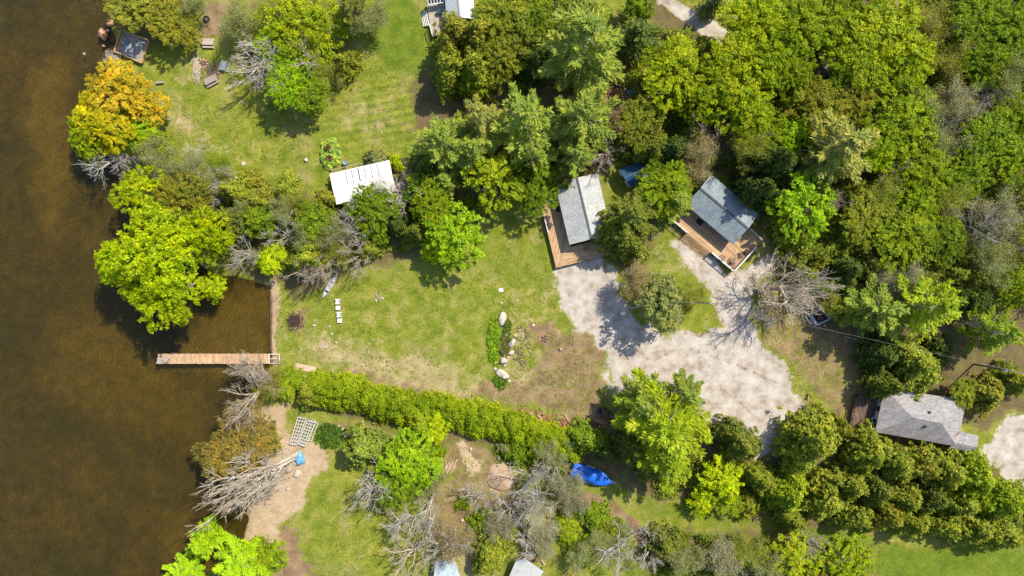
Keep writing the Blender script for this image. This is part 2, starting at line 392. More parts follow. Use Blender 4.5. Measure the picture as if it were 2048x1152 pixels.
m, n, o = newmat('ground_cover')
pos = objvec(n)
A = nd(n, 'ShaderNodeAttribute'); A.attribute_name = 'mask_a'
B = nd(n, 'ShaderNodeAttribute'); B.attribute_name = 'mask_b'
E = nd(n, 'ShaderNodeAttribute'); E.attribute_name = 'mask_c'
sa = nd(n, 'ShaderNodeSeparateColor'); n.links.new(A.outputs['Color'], sa.inputs[0])
sb = nd(n, 'ShaderNodeSeparateColor'); n.links.new(B.outputs['Color'], sb.inputs[0])
se = nd(n, 'ShaderNodeSeparateColor'); n.links.new(E.outputs['Color'], se.inputs[0])
fine = noise(n, 3.2, 10, .8, pos); med = noise(n, .45, 8, .68, pos); big = noise(n, .09, 5, .6, pos); spk = noise(n, 9, 4, .8, pos)
edge_n = noise(n, 1.1, 12, .78, pos)
def soft(mask, nz, gain=.9):      # a mask whose edge breaks up with noise
    gain = gain * 1.5; nz = edge_n if nz is not med else nz
    a = mth(n, 'ADD', mask, mth(n, 'MULTIPLY', mth(n, 'SUBTRACT', nz, .5), gain))
    mr = nd(n, 'ShaderNodeMapRange', interpolation_type='SMOOTHSTEP'); mr.inputs[1].default_value = .3; mr.inputs[2].default_value = .7
    n.links.new(a, mr.inputs[0])
    return mth(n, 'MULTIPLY', mr.outputs[0], mth(n, 'GREATER_THAN', mask, .02))
grass = ramp(n, med, [(.30, (.085, .130, .012)), (.44, (.155, .195, .022)), (.56, (.215, .235, .036)), (.70, (.31, .29, .08))])
grass = mix(n, 1, grass, ramp(n, fine, [(.32, (.42, .46, .40)), (.5, (1, 1, 1)), (.68, (1.65, 1.5, 1.3))]), 'MULTIPLY')
grass = mix(n, 1, grass, ramp(n, big, [(.3, (.8, .88, .8)), (.7, (1.15, 1.08, 1.1))]), 'MULTIPLY')
lush = mix(n, 1, ramp(n, med, [(.3, (.065, .115, .010)), (.7, (.15, .215, .018))]), ramp(n, fine, [(.25, (.55,) * 3), (.75, (1.45,) * 3)]), 'MULTIPLY')
straw = mix(n, 1, ramp(n, med, [(.3, (.24, .20, .085)), (.7, (.44, .36, .20))]), ramp(n, fine, [(.25, (.6,) * 3), (.75, (1.4,) * 3)]), 'MULTIPLY')
dirt0 = (.24, .17, .10)
dirt = mix(n, 1, ramp(n, med, [(.3, (.13, .085, .05)), (.7, (.34, .23, .145))]), ramp(n, fine, [(.25, (.55,) * 3), (.75, (1.45,) * 3)]), 'MULTIPLY')
sand = mix(n, 1, ramp(n, med, [(.3, (.33, .24, .15)), (.7, (.52, .40, .28))]), ramp(n, fine, [(.25, (.7,) * 3), (.75, (1.3,) * 3)]), 'MULTIPLY')
litter = mix(n, 1, ramp(n, med, [(.3, (.075, .075, .026)), (.52, (.145, .11, .055)), (.7, (.14, .17, .035))]), ramp(n, fine, [(.25, (.5,) * 3), (.75, (1.6,) * 3)]), 'MULTIPLY')
grav = mix(n, 1, ramp(n, med, [(.34, (.30, .245, .195)), (.48, (.44, .39, .345)), (.64, (.56, .52, .485))]), ramp(n, spk, [(.3, (.6,) * 3), (.7, (1.3,) * 3)]), 'MULTIPLY')
grav = mix(n, ramp(n, noise(n, 1.3, 8, .8, pos), [(.60, (0, 0, 0)), (.72, (.75, .75, .75))]), grav, (.20, .155, .09))
# mowing stripes
wv = nd(n, 'ShaderNodeTexWave'); wv.inputs['Scale'].default_value = .22; wv.inputs['Distortion'].default_value = 2.2; wv.inputs['Detail'].default_value = 2; wv.inputs['Detail Scale'].default_value = .4
n.links.new(objvec(n, R(80)), wv.inputs[0])
grass = mix(n, mth(n, 'MULTIPLY', se.outputs[0], .55), grass, mix(n, 1, grass, ramp(n, wv.outputs['Fac'], [(.2, (.66, .78, .7)), (.8, (1.3, 1.25, 1.2))]), 'MULTIPLY'))
grass = mix(n, ramp(n, noise(n, .22, 9, .72, pos), [(.50, (0, 0, 0)), (.68, (.65, .65, .65))]), grass, mix(n, .35, straw, dirt0))
grass = mix(n, ramp(n, noise(n, 2.0, 6, .8, pos), [(.66, (0, 0, 0)), (.74, (.8, .8, .8))]), grass, straw)
col = mix(n, soft(sb.outputs[0], fine), grass, straw)
col = mix(n, mth(n, 'MULTIPLY', soft(sb.outputs[1], med), .85), col, lush)
col = mix(n, soft(sa.outputs[2], med), col, litter)
col = mix(n, soft(sa.outputs[0], fine, 1.1), col, dirt)
col = mix(n, soft(sb.outputs[2], fine), col, sand)
col = mix(n, soft(sa.outputs[1], fine, 1.2), col, grav)
# lake bed
bed = ramp(n, med, [(.34, (.080, .060, .012)), (.5, (.125, .093, .018)), (.66, (.175, .130, .024))])
bed = mix(n, 1, bed, ramp(n, noise(n, .035, 5, .55, pos, 1.0), [(.34, (.58, .66, .7)), (.5, (.95, .97, .95)), (.66, (1.35, 1.25, 1.05))]), 'MULTIPLY')
bed = mix(n, mth(n, 'MULTIPLY', se.outputs[1], 1.0, True), bed, ramp(n, med, [(.3, (.23, .155, .028)), (.7, (.36, .25, .045))]))
col = mix(n, se.outputs[2], col, bed)
principled(n, o, col, .95, 0, fine, .55, .09, .1)
me = np_mesh('ground', V, Q, [m], smooth=True)
def cattr(nm, a, b, c):
    at = me.attributes.new(nm, 'FLOAT_COLOR', 'POINT')
    at.data.foreach_set('color', np.stack([a.ravel(), b.ravel(), c.ravel(), np.ones(nv)], 1).astype(np.float32).ravel())
cattr('mask_a', D, G, F); cattr('mask_b', dry, Lu, S); cattr('mask_c', mow, np.clip(shoal, 0, 1), np.clip(lake / 6 + .5, 0, 1))
ground = bpy.data.objects.new('ground', me); C.objects.link(ground); ground['kind'] = 'structure'
# water sheet
m, n, o = newmat('lake_water')
pos = objvec(n, R(-33), (1, .36, 1)); rp = noise(n, 4.2, 3, .6, pos, .2); rp2 = noise(n, .25, 3, .5, pos)
bp = nd(n, 'ShaderNodeBump'); bp.inputs['Strength'].default_value = .9; bp.inputs['Distance'].default_value = .15
n.links.new(mth(n, 'ADD', rp, mth(n, 'MULTIPLY', rp2, 1.2)), bp.inputs['Height'])
tr = nd(n, 'ShaderNodeBsdfTransparent')
n.links.new(ramp(n, rp, [(.38, (.56, .52, .34)), (.62, (.90, .85, .60))]), tr.inputs[0])
gl = nd(n, 'ShaderNodeBsdfGlossy'); gl.inputs['Roughness'].default_value = .12; gl.inputs[0].default_value = (.8, .8, .8, 1); n.links.new(bp.outputs[0], gl.inputs['Normal'])
df = nd(n, 'ShaderNodeBsdfDiffuse'); df.inputs[0].default_value = (.062, .054, .016, 1); n.links.new(bp.outputs[0], df.inputs['Normal'])
fr = nd(n, 'ShaderNodeFresnel'); fr.inputs[0].default_value = 1.33; n.links.new(bp.outputs[0], fr.inputs['Normal'])
m1 = nd(n, 'ShaderNodeMixShader'); m1.inputs[0].default_value = .22
n.links.new(tr.outputs[0], m1.inputs[1]); n.links.new(df.outputs[0], m1.inputs[2])
m2 = nd(n, 'ShaderNodeMixShader'); n.links.new(fr.outputs[0], m2.inputs[0]); n.links.new(m1.outputs[0], m2.inputs[1]); n.links.new(gl.outputs[0], m2.inputs[2])
n.links.new(m2.outputs[0], o.inputs[0])
wat = MB(); wat.add([(-420, -380, -.25), (-36, -380, -.25), (-36, 380, -.25), (-420, 380, -.25)], [(0, 1, 2, 3)])
wo_ = wat.build('lake', m); wo_['kind'] = 'structure'
# ================================================================ VEGETATION
LEAF = leafmat('leaves', .42, warm=.10); NEEDLE = leafmat('needles', .25, .5, 1.45, .12); BARK = barkmat('bark')
def unit(v): return v / np.maximum(np.linalg.norm(v, axis=-1, keepdims=True), 1e-9)
def leaves(c, s, nrm=None, jit=.7, asp=1.5, axis=None):
    """leaf-sized quads: centres c (N,3), half-length s (N,), facing nrm with jitter"""
    N = len(c); nrm = np.tile([0, 0, 1.0], (N, 1)) if nrm is None else nrm
    nr = unit(nrm + rng.normal(0, jit, (N, 3)))
    a = unit(np.cross(nr, rng.normal(0, 1, (N, 3)))) if axis is None else unit(axis + rng.normal(0, .25, (N, 3)))
    nr = unit(nr - (nr * a).sum(1, keepdims=True) * a)
    b = np.cross(nr, a); s = s[:, None]
    V = np.stack([c - a * s * asp, c - b * s * .8 + a * s * .1, c + a * s * asp, c + b * s * .8 + a * s * .1], 1).reshape(-1, 3)
    return V, np.arange(N * 4).reshape(-1, 4)
def foliage_mesh(name, parts, mat):
    Vs, Fs, As = [], [], []; k = 0
    for V, F_, A_ in parts: Vs.append(V); Fs.append(F_ + k); As.append(A_); k += len(V)
    return np_mesh(name, np.concatenate(Vs), np.concatenate(Fs), [mat], np.clip(np.concatenate(As), 0, 1))
def ball(N, up=-.35):
    d = unit(rng.normal(0, 1, (N * 3, 3))); return d[d[:, 2] > up][:N]
def crown_broad(Rr, h, nlobe=9, leaf=.155, dens=1.0, gap=.0, flat=.5, z0=.38):
    """lobed deciduous crown: limbs carry lobes, lobes carry tufts, tufts carry leaves"""
    cs, ns, vs = [], [], []
    hc = h * (z0 + .30); 
    lobes = [(0, 0, h * .80, Rr * .50)]
    for i in range(nlobe):
        a = 2 * math.pi * (i + rng.uniform(-.35, .35)) / nlobe; q = rng.uniform(.50, .72) * Rr; r = Rr * rng.uniform(.28, .46)
        lobes.append((q * math.cos(a), q * math.sin(a), hc + rng.uniform(-.12, .14) * h, r))
    for i in range(nlobe // 2):
        a = rng.uniform(0, 6.28); q = rng.uniform(.2, .5) * Rr
        lobes.append((q * math.cos(a), q * math.sin(a), h * rng.uniform(.66, .84), Rr * rng.uniform(.25, .36)))
    for (x, y, z, r) in lobes:
        lv = rng.uniform(-.10, .10)
        nt_ = int(34 * (r / 2.2) ** 2 * dens) + 6
        d = ball(nt_, -.45)
        out = unit(np.array([[x, y, .01]])) * (1 if x or y else 0)
        tc = np.array([x, y, z]) + d * np.array([r, r, r * flat + .25]) * rng.uniform(.75, 1.12, (len(d), 1)) + out * rng.uniform(0, .35 * r, (len(d), 1)) * (d[:, :1] * out[0, 0] + d[:, 1:2] * out[0, 1] > .2)
        for j in range(len(d)):
            if rng.random() < gap: continue
            m_ = rng.integers(22, 42); tr_ = rng.uniform(.30, .60)
            dd = unit(rng.normal(0, 1, (m_, 3))); rad = rng.uniform(.35, 1, (m_, 1))
            ax = np.array([tc[j, 0], tc[j, 1], 0]) - 0; ax = ax / (np.linalg.norm(ax) + 1e-6)
            p = tc[j] + dd * rad * tr_ * np.array([1, 1, .55]) + ax * rng.uniform(-.6, 1.15, (m_, 1)) * tr_
            cs.append(p); ns.append(np.tile(d[j] * .6 + np.array([0, 0, .8]), (m_, 1)))
            vs.append(.5 + lv + rng.uniform(-.3, .3) + rng.normal(0, .13, m_))
    c = np.concatenate(cs); n_ = np.concatenate(ns); v = np.concatenate(vs)
    V_, F_ = leaves(c, leaf * (.45 + .9 * rng.random(len(c)) ** 1.5), n_, .8)
    return [(V_, F_, v)]
def crown_pine(Rr, h, leaf=.20, nper=6, lay=11, droop=-.05, pw=.75, top=1.0):
    cs, ax, vs, ns = [], [], [], []
    for k in range(lay):
        t = k / (lay - 1); z = h * (.22 + .77 * t); L = Rr * (1 - t * .93) ** pw * (1.0 if t > .12 else .8)
        nb = max(4, int(nper * (1 - .35 * t)))
        a0 = rng.uniform(0, 6.28)
        for i in range(nb):
            a = a0 + 2 * math.pi * i / nb + rng.uniform(-.25, .25); Lb = L * rng.uniform(.62, 1.25)
            bv = rng.uniform(-.12, .12); d = np.array([math.cos(a), math.sin(a), 0.0]); sd_ = np.array([-d[1], d[0], 0])
            steps = max(4, int(Lb / .36)); up = rng.uniform(.12, .32) + .35 * t
            for s_ in range(steps):
                f = (s_ + .7) / steps; 
                if f < .16: continue
                base = d * Lb * f + np.array([0, 0, z + droop * Lb * f + up * Lb * f * f])
                w_ = Lb * .27 * (1 - f) ** .7 * (0.4 + f) + .20
                for sg in (-1, 1):
                    nn = max(2, int(w_ / .24)); ff = (np.arange(nn) + rng.uniform(.2, .9, nn)) / nn
                    tdir = unit(sd_ * sg * 1.0 + d * .75); 
                    p = base + tdir * (ff * w_)[:, None] + np.stack([rng.normal(0, .06, nn), rng.normal(0, .06, nn), .10 * ff + rng.normal(0, .07, nn)], 1)
                    p = np.repeat(p, 4, 0) + rng.normal(0, .12, (nn * 4, 3))
                    cs.append(p); ax.append(np.tile(tdir + d * .5 + np.array([0, 0, .35]), (nn * 4, 1)))
                    vs.append(.46 + bv + .22 * f + rng.normal(0, .15, nn * 4))
    # leader
    p = np.stack([rng.normal(0, .12, 60), rng.normal(0, .12, 60), h * rng.uniform(.93, 1.03, 60)], 1); cs.append(p); ax.append(np.tile([0, 0, 1.0], (60, 1))); vs.append(rng.uniform(.4, .9, 60))
    c = np.concatenate(cs); V_, F_ = leaves(c, leaf * .58 * rng.uniform(.7, 1.3, len(c)), None, .6, 2.7, np.concatenate(ax))
    V_ = V_; return [(V_, F_, np.concatenate(vs))]
def crown_cedar(Rr, h, leaf=.17, N=620, tip=.55, lump=.18, z0=.04, tops=4):
    if tops > 1:
        out = []; a0 = rng.uniform(0, 6.28)
        for k in range(tops):
            f = 1.0 if k == 0 else rng.uniform(.62, .9); r_ = Rr * (.74 if k == 0 else rng.uniform(.42, .62)); q = Rr * (.12 if k == 0 else rng.uniform(.36, .58)); a = a0 + 6.28 * k / max(1, tops - 1) + rng.uniform(-.5, .5)
            (V_, F_, v), = crown_cedar(r_, h * f, leaf, int(N * (.5 if k == 0 else .26)), tip, lump, z0, 1)
            out.append((V_ + np.array([q * math.cos(a), q * math.sin(a), 0]), F_, v + rng.uniform(-.1, .1)))
        return out
    """dense egg-shaped evergreen, small upright sprays"""
    t = rng.random(N) ** .8; a = rng.uniform(0, 6.28, N)
    prof = np.sin(np.clip((1 - t) * (1 - tip * .25), 0, 1) * math.pi * .5) ** .72
    rr = Rr * prof * (1 + lump * np.sin(a * 3 + 2 * t + rng.uniform(0, 6)) + .6 * lump * np.sin(a * 7 + 9 * t)) * (.50 + .72 * rng.random(N) ** .8)
    z = h * (z0 + (1 - z0) * t) * rng.uniform(.82, 1.1, N)
    tc = np.stack([rr * np.cos(a), rr * np.sin(a), z], 1)
    N_ = N; m_ = 15; tv = rng.uniform(-.25, .25, N)
    p = np.repeat(tc, m_, 0) + unit(rng.normal(0, 1, (N * m_, 3))) * rng.uniform(.05, .42, (N * m_, 1)) * np.array([1, 1, 1.2])
    nr = unit(np.stack([np.cos(a), np.sin(a), .9 + t], 1)); nr = np.repeat(nr, m_, 0)
    v = .5 + np.repeat(tv, m_) + rng.normal(0, .13, N * m_)
    V_, F_ = leaves(p, leaf * rng.uniform(.6, 1.3, N * m_), nr, .75, 1.4)
    return [(V_, F_, v)]
# --- woody skeletons
def skeleton(h, Rr, levels=5, kids=(5, 4, 4, 3, 3), trunk=.22, first=.38, spread=.9, seed=0, upb=.25, twig=.030):
    r_ = random.Random(seed); segs = []; tips = []
    def grow(p, d, L, rad, lv):
        npt = 4 if lv < 2 else 3; jt = .09 if lv < 2 else .17; q = p.copy(); dd = d.copy(); pts = [q.copy()]
        for i in range(npt):
            dd = (dd + Vector((r_.gauss(0, jt), r_.gauss(0, jt), r_.gauss(0, .06) + (upb * .12 if lv > 0 else 0)))).normalized()
            q = q + dd * L / npt; pts.append(q.copy())
        segs.append((pts, rad, max(rad * (.55 if lv < levels else .35), .012), lv))
        if lv >= levels: tips.append(q); return
        for k in range(kids[min(lv, len(kids) - 1)]):
            f = 1.0 if k == 0 else r_.uniform(.25 if lv else first / .8, .95)
            i = min(int(f * npt), npt - 1); bp_ = pts[i].lerp(pts[i + 1], f * npt - i if f < 1 else 1)
            a = r_.uniform(0, 6.28); 
            side = Vector((math.cos(a), math.sin(a), 0)) if lv == 0 else (dd.cross(Vector((r_.gauss(0, 1), r_.gauss(0, 1), r_.gauss(0, .5))))).normalized()
            if lv == 0: a = 6.28 * k / kids[0] + r_.uniform(-.4, .4); side = Vector((math.cos(a), math.sin(a), 0))
            sp = spread * r_.uniform(.5, 1.1) * (.95 if lv else 1.3) * (.45 if k == 0 and lv else 1)
            nd_ = (dd * 1.0 + side * sp + Vector((0, 0, upb * .5))).normalized()
            grow(bp_, nd_, L * r_.uniform(.52, .80) * (1.0 if lv else 1.15), max(rad * (r_.uniform(.42, .6) if k else .72), twig), lv + 1)
    grow(Vector((0, 0, -.1)), Vector((0, 0, 1)), h * .42, trunk, 0)
    mxr = max(math.hypot(t.x, t.y) for t in tips); mz = max(t.z for t in tips)
    sx, sz = Rr / (mxr * .93), h / mz
    f = lambda p: Vector((p.x * sx, p.y * sx, p.z * sz))
    return [([f(p) for p in pts], a, b, lv) for pts, a, b, lv in segs], [f(t) for t in tips]
def wood_mesh(name, segs, lvs):
    Vs, Fs, As = [], [], []; k = 0
    for pts, r0, r1, lv in segs:
        if lv not in lvs: continue
        n_ = 7 if lv == 0 else 5 if lv == 1 else 3; P = np.array([tuple(p) for p in pts]); m_ = len(P)
        d = unit(np.gradient(P, axis=0)); ref = np.array([0, 0, 1.0]) if abs(d[0, 2]) < .9 else np.array([1.0, 0, 0])
        a = unit(np.cross(d, ref)); b = np.cross(a, d); rad = np.linspace(r0, r1, m_)
        th = 2 * np.pi * np.arange(n_) / n_
        V_ = (P[:, None] + (a[:, None] * np.cos(th)[None, :, None] + b[:, None] * np.sin(th)[None, :, None]) * rad[:, None, None]).reshape(-1, 3)
        i, j = np.meshgrid(np.arange(m_ - 1), np.arange(n_), indexing='ij'); j2 = (j + 1) % n_
        Fs.append(np.stack([i * n_ + j, i * n_ + j2, (i + 1) * n_ + j2, (i + 1) * n_ + j], -1).reshape(-1, 4) + k)
        Vs.append(V_); k += len(V_)
    return np_mesh(name, np.concatenate(Vs), np.concatenate(Fs), [BARK], smooth=True)
PROTO = {}
def add_proto(code, h, r, parts, name, cat): PROTO.setdefault(code, []).append((h, r, parts, name, cat))
for i in range(4):    # broad bright deciduous, large
    segs, tips = skeleton(9.5, 4.6, 2, (6, 4), .24, seed=20 + i, spread=1.0)
    add_proto('M', 13, 6.0, [('trunk', wood_mesh('trunk', segs, (0, 1, 2)), 'b'), ('crown', foliage_mesh('crown', crown_broad(6.0, 13, 10), LEAF), 'l')], 'leafy_tree', 'tree')
for i in range(3):    # smaller deciduous
    segs, tips = skeleton(6, 2.3, 2, (5, 3), .15, seed=40 + i)
    add_proto('N', 8.5, 3.5, [('trunk', wood_mesh('trunk', segs, (0, 1, 2)), 'b'), ('crown', foliage_mesh('crown', crown_broad(3.5, 8.5, 7, .145, 1.5, flat=.7), LEAF), 'l')], 'leafy_tree', 'tree')
for i in range(3):    # loose crown, gaps, big leaf groups
    segs, tips = skeleton(10, 4.2, 4, (6, 4, 4, 3), .18, seed=60 + i)
    pr = crown_broad(5.0, 11, 10, .20, .62, .30, .8)
    add_proto('G', 11, 5.0, [('trunk', wood_mesh('trunk', segs, (0, 1, 2, 3, 4)), 'b'), ('crown', foliage_mesh('crown', pr, LEAF), 'l')], 'leafy_tree', 'tree')
for i in range(4):    # white pine
    segs = [([Vector((0, 0, -.1)), Vector((.05, 0, 7)), Vector((0, .05, 16.5))], .28, .04, 0)]
    for k in range(36):
        z = 4 + k * .33; a = k * 2.4; L = 5.2 * (1 - (z - 3) / 16)
        segs.append(([Vector((0, 0, z)), Vector((math.cos(a) * L * .5, math.sin(a) * L * .5, z + .05 * L)), Vector((math.cos(a) * L, math.sin(a) * L, z + .25 * L))], .07, .02, 1))
    add_proto('P', 17, 6.0, [('trunk', wood_mesh('trunk', segs, (0, 1)), 'b'), ('crown', foliage_mesh('crown', crown_pine(6.0, 17, .21), NEEDLE), 'l')], 'pine_tree', 'tree')
for i in range(2):    # young narrow pine / spruce
    segs = [([Vector((0, 0, -.1)), Vector((0, 0, 5)), Vector((0, 0, 9.6))], .16, .03, 0)]
    add_proto('Q', 10, 3.4, [('trunk', wood_mesh('trunk', segs, (0,)), 'b'), ('crown', foliage_mesh('crown', crown_pine(3.4, 10, .17, 7, 12, pw=.85), NEEDLE), 'l')], 'pine_tree', 'tree')
for i in range(4):    # cedar, wide rounded
    segs = [([Vector((0, 0, -.1)), Vector((.05, 0, 4)), Vector((0, 0, 6.5))], .2, .05, 0)]
    add_proto('C', 8.5, 3.8, [('trunk', wood_mesh('trunk', segs, (0,)), 'b'), ('crown', foliage_mesh('crown', crown_cedar(3.8, 8.5, .145, 1000, lump=.28, tops=3), NEEDLE), 'l')], 'cedar_tree', 'tree')
for i in range(3):    # hedge cedar, small
    segs = [([Vector((0, 0, -.1)), Vector((.02, 0, 1)), Vector((0, 0, 2.2))], .09, .03, 0)]
    add_proto('H', 3.4, 2.1, [('trunk', wood_mesh('trunk', segs, (0,)), 'b'), ('crown', foliage_mesh('crown', crown_cedar(2.1, 3.4, .12, 400, lump=.22, tops=1), LEAF), 'l')], 'cedar_shrub', 'shrub')
for i in range(4):    # bare tree
    segs, tips = skeleton(12, 5.0, 6, (6, 3, 3, 3, 3, 2), .24, seed=80 + i, spread=1.1, twig=.018, upb=.10)
    add_proto('B', 12, 5.0, [('trunk', wood_mesh('trunk', segs, (0, 1)), 'b'), ('branches', wood_mesh('branches', segs, (2, 3, 4, 5, 6)), 'b')], 'bare_tree', 'tree')
for i in range(4):    # budding: fine twigs with small sparse leaves
    segs, tips = skeleton(10, 4.4, 5, (7, 4, 4, 3, 3), .18, seed=100 + i, spread=.9, upb=.25, twig=.015)
    T = np.array([tuple(t) for t in tips]); k_ = 8; c = np.repeat(T, k_, 0) + rng.normal(0, .36, (len(T) * k_, 3))
    V_, F_ = leaves(c, .075 * rng.uniform(.6, 1.3, len(c)), None, .8)
    add_proto('S', 10, 4.4, [('trunk', wood_mesh('trunk', segs, (0, 1)), 'b'), ('branches', wood_mesh('branches', segs, (2, 3, 4, 5)), 'b'), ('crown', foliage_mesh('crown', [(V_, F_, rng.uniform(.2, .9, len(c)))], LEAF), 'l')], 'budding_tree', 'tree')
for i in range(3):    # low bush
    segs, tips = skeleton(1.7, 1.5, 2, (6, 4), .05, seed=120 + i, first=.1)
    add_proto('U', 2.3, 2.0, [('stems', wood_mesh('stems', segs, (0, 1, 2)), 'b'), ('foliage', foliage_mesh('foliage', crown_cedar(2.0, 2.3, .16, 200, lump=.3), LEAF), 'l')], 'bush', 'bush')
PAL = {'Y': (.38, .475, .010), 'V': (.34, .53, .010), 'L': (.46, .58, .004), 'G': (.235, .345, .014), 'D': (.10, .15, .02), 'O': (.30, .35, .028), 'A': (.64, .53, .028), 'K': (.62, .60, .012),
       'W': (.30, .34, .11), 'P': (.26, .345, .045), 'Q': (.30, .33, .06), 'X': (.31, .32, .03), 'E': (.185, .225, .024), 'F': (.29, .39, .010), 'R': (.31, .245, .05),
       'g': (.33, .33, .20), 't': (.36, .31, .15), 'w': (.48, .48, .34), 'k': (.24, .20, .10)}
BARKC = {'g': (.46, .43, .38), 't': (.50, .42, .33), 'w': (.58, .53, .46), 'k': (.26, .22, .17)}
cnt = {}
GN = {'M': 'leafy trees', 'N': 'small leafy trees', 'G': 'loose-crowned leafy trees', 'P': 'tall pines', 'Q': 'young pines', 'C': 'rounded cedars', 'H': 'cedar shrubs of the hedge', 'B': 'bare trees', 'S': 'trees coming into bud', 'U': 'bushes'}
TREES = []
def plant(code, px, py, r, h, colr, label, base=None, yaw=None, bark=None, name=None):
    """crown centre seen at pixel (px,py), crown radius r pixels, height h metres; base = pixel of the trunk foot"""
    pl = PROTO[code]; i = cnt.get(code, 0); cnt[code] = i + 1; ph, pr, parts, pname, cat = pl[i % len(pl)]
    zc = h * .66; top = W(px, py, zc); foot = W(*base) if base else Vector((top.x, top.y, 0)); foot.z = 0
    rm = r * (H - zc) / H / PPM * (1.22 if code == 'B' else 1.0)
    e = bpy.data.objects.new(name or pname, None); C.objects.link(e); e.location = foot
    d = (top - foot).normalized(); L = (top - foot).length
    q = Vector((0, 0, 1)).rotation_difference(d)
    yw = yaw if yaw is not None else random.uniform(0, 6.28)
    e.rotation_mode = 'XYZ'; e.rotation_euler = (q @ Matrix.Rotation(yw, 3, 'Z').to_quaternion()).to_euler()
    s = rm / pr; e.scale = (s * random.uniform(.95, 1.05), s * random.uniform(.95, 1.05), L / (ph * .66))
    tag(e, label, cat, GN[code])
    c = PAL[colr]; v_ = random.uniform(.94, 1.06)
    lc = (c[0] * v_, c[1] * v_ * random.uniform(.97, 1.03), c[2] * v_, 1)
    bk = BARKC[bark or (colr if colr in BARKC else 'g')]
    for pn, me, kind in parts:
        ob = bpy.data.objects.new(pn, me); C.objects.link(ob); ob.parent = e
        ob.color = lc if kind == 'l' else (*bk, 1)
    TREES.append((px, py, r, h)); return e
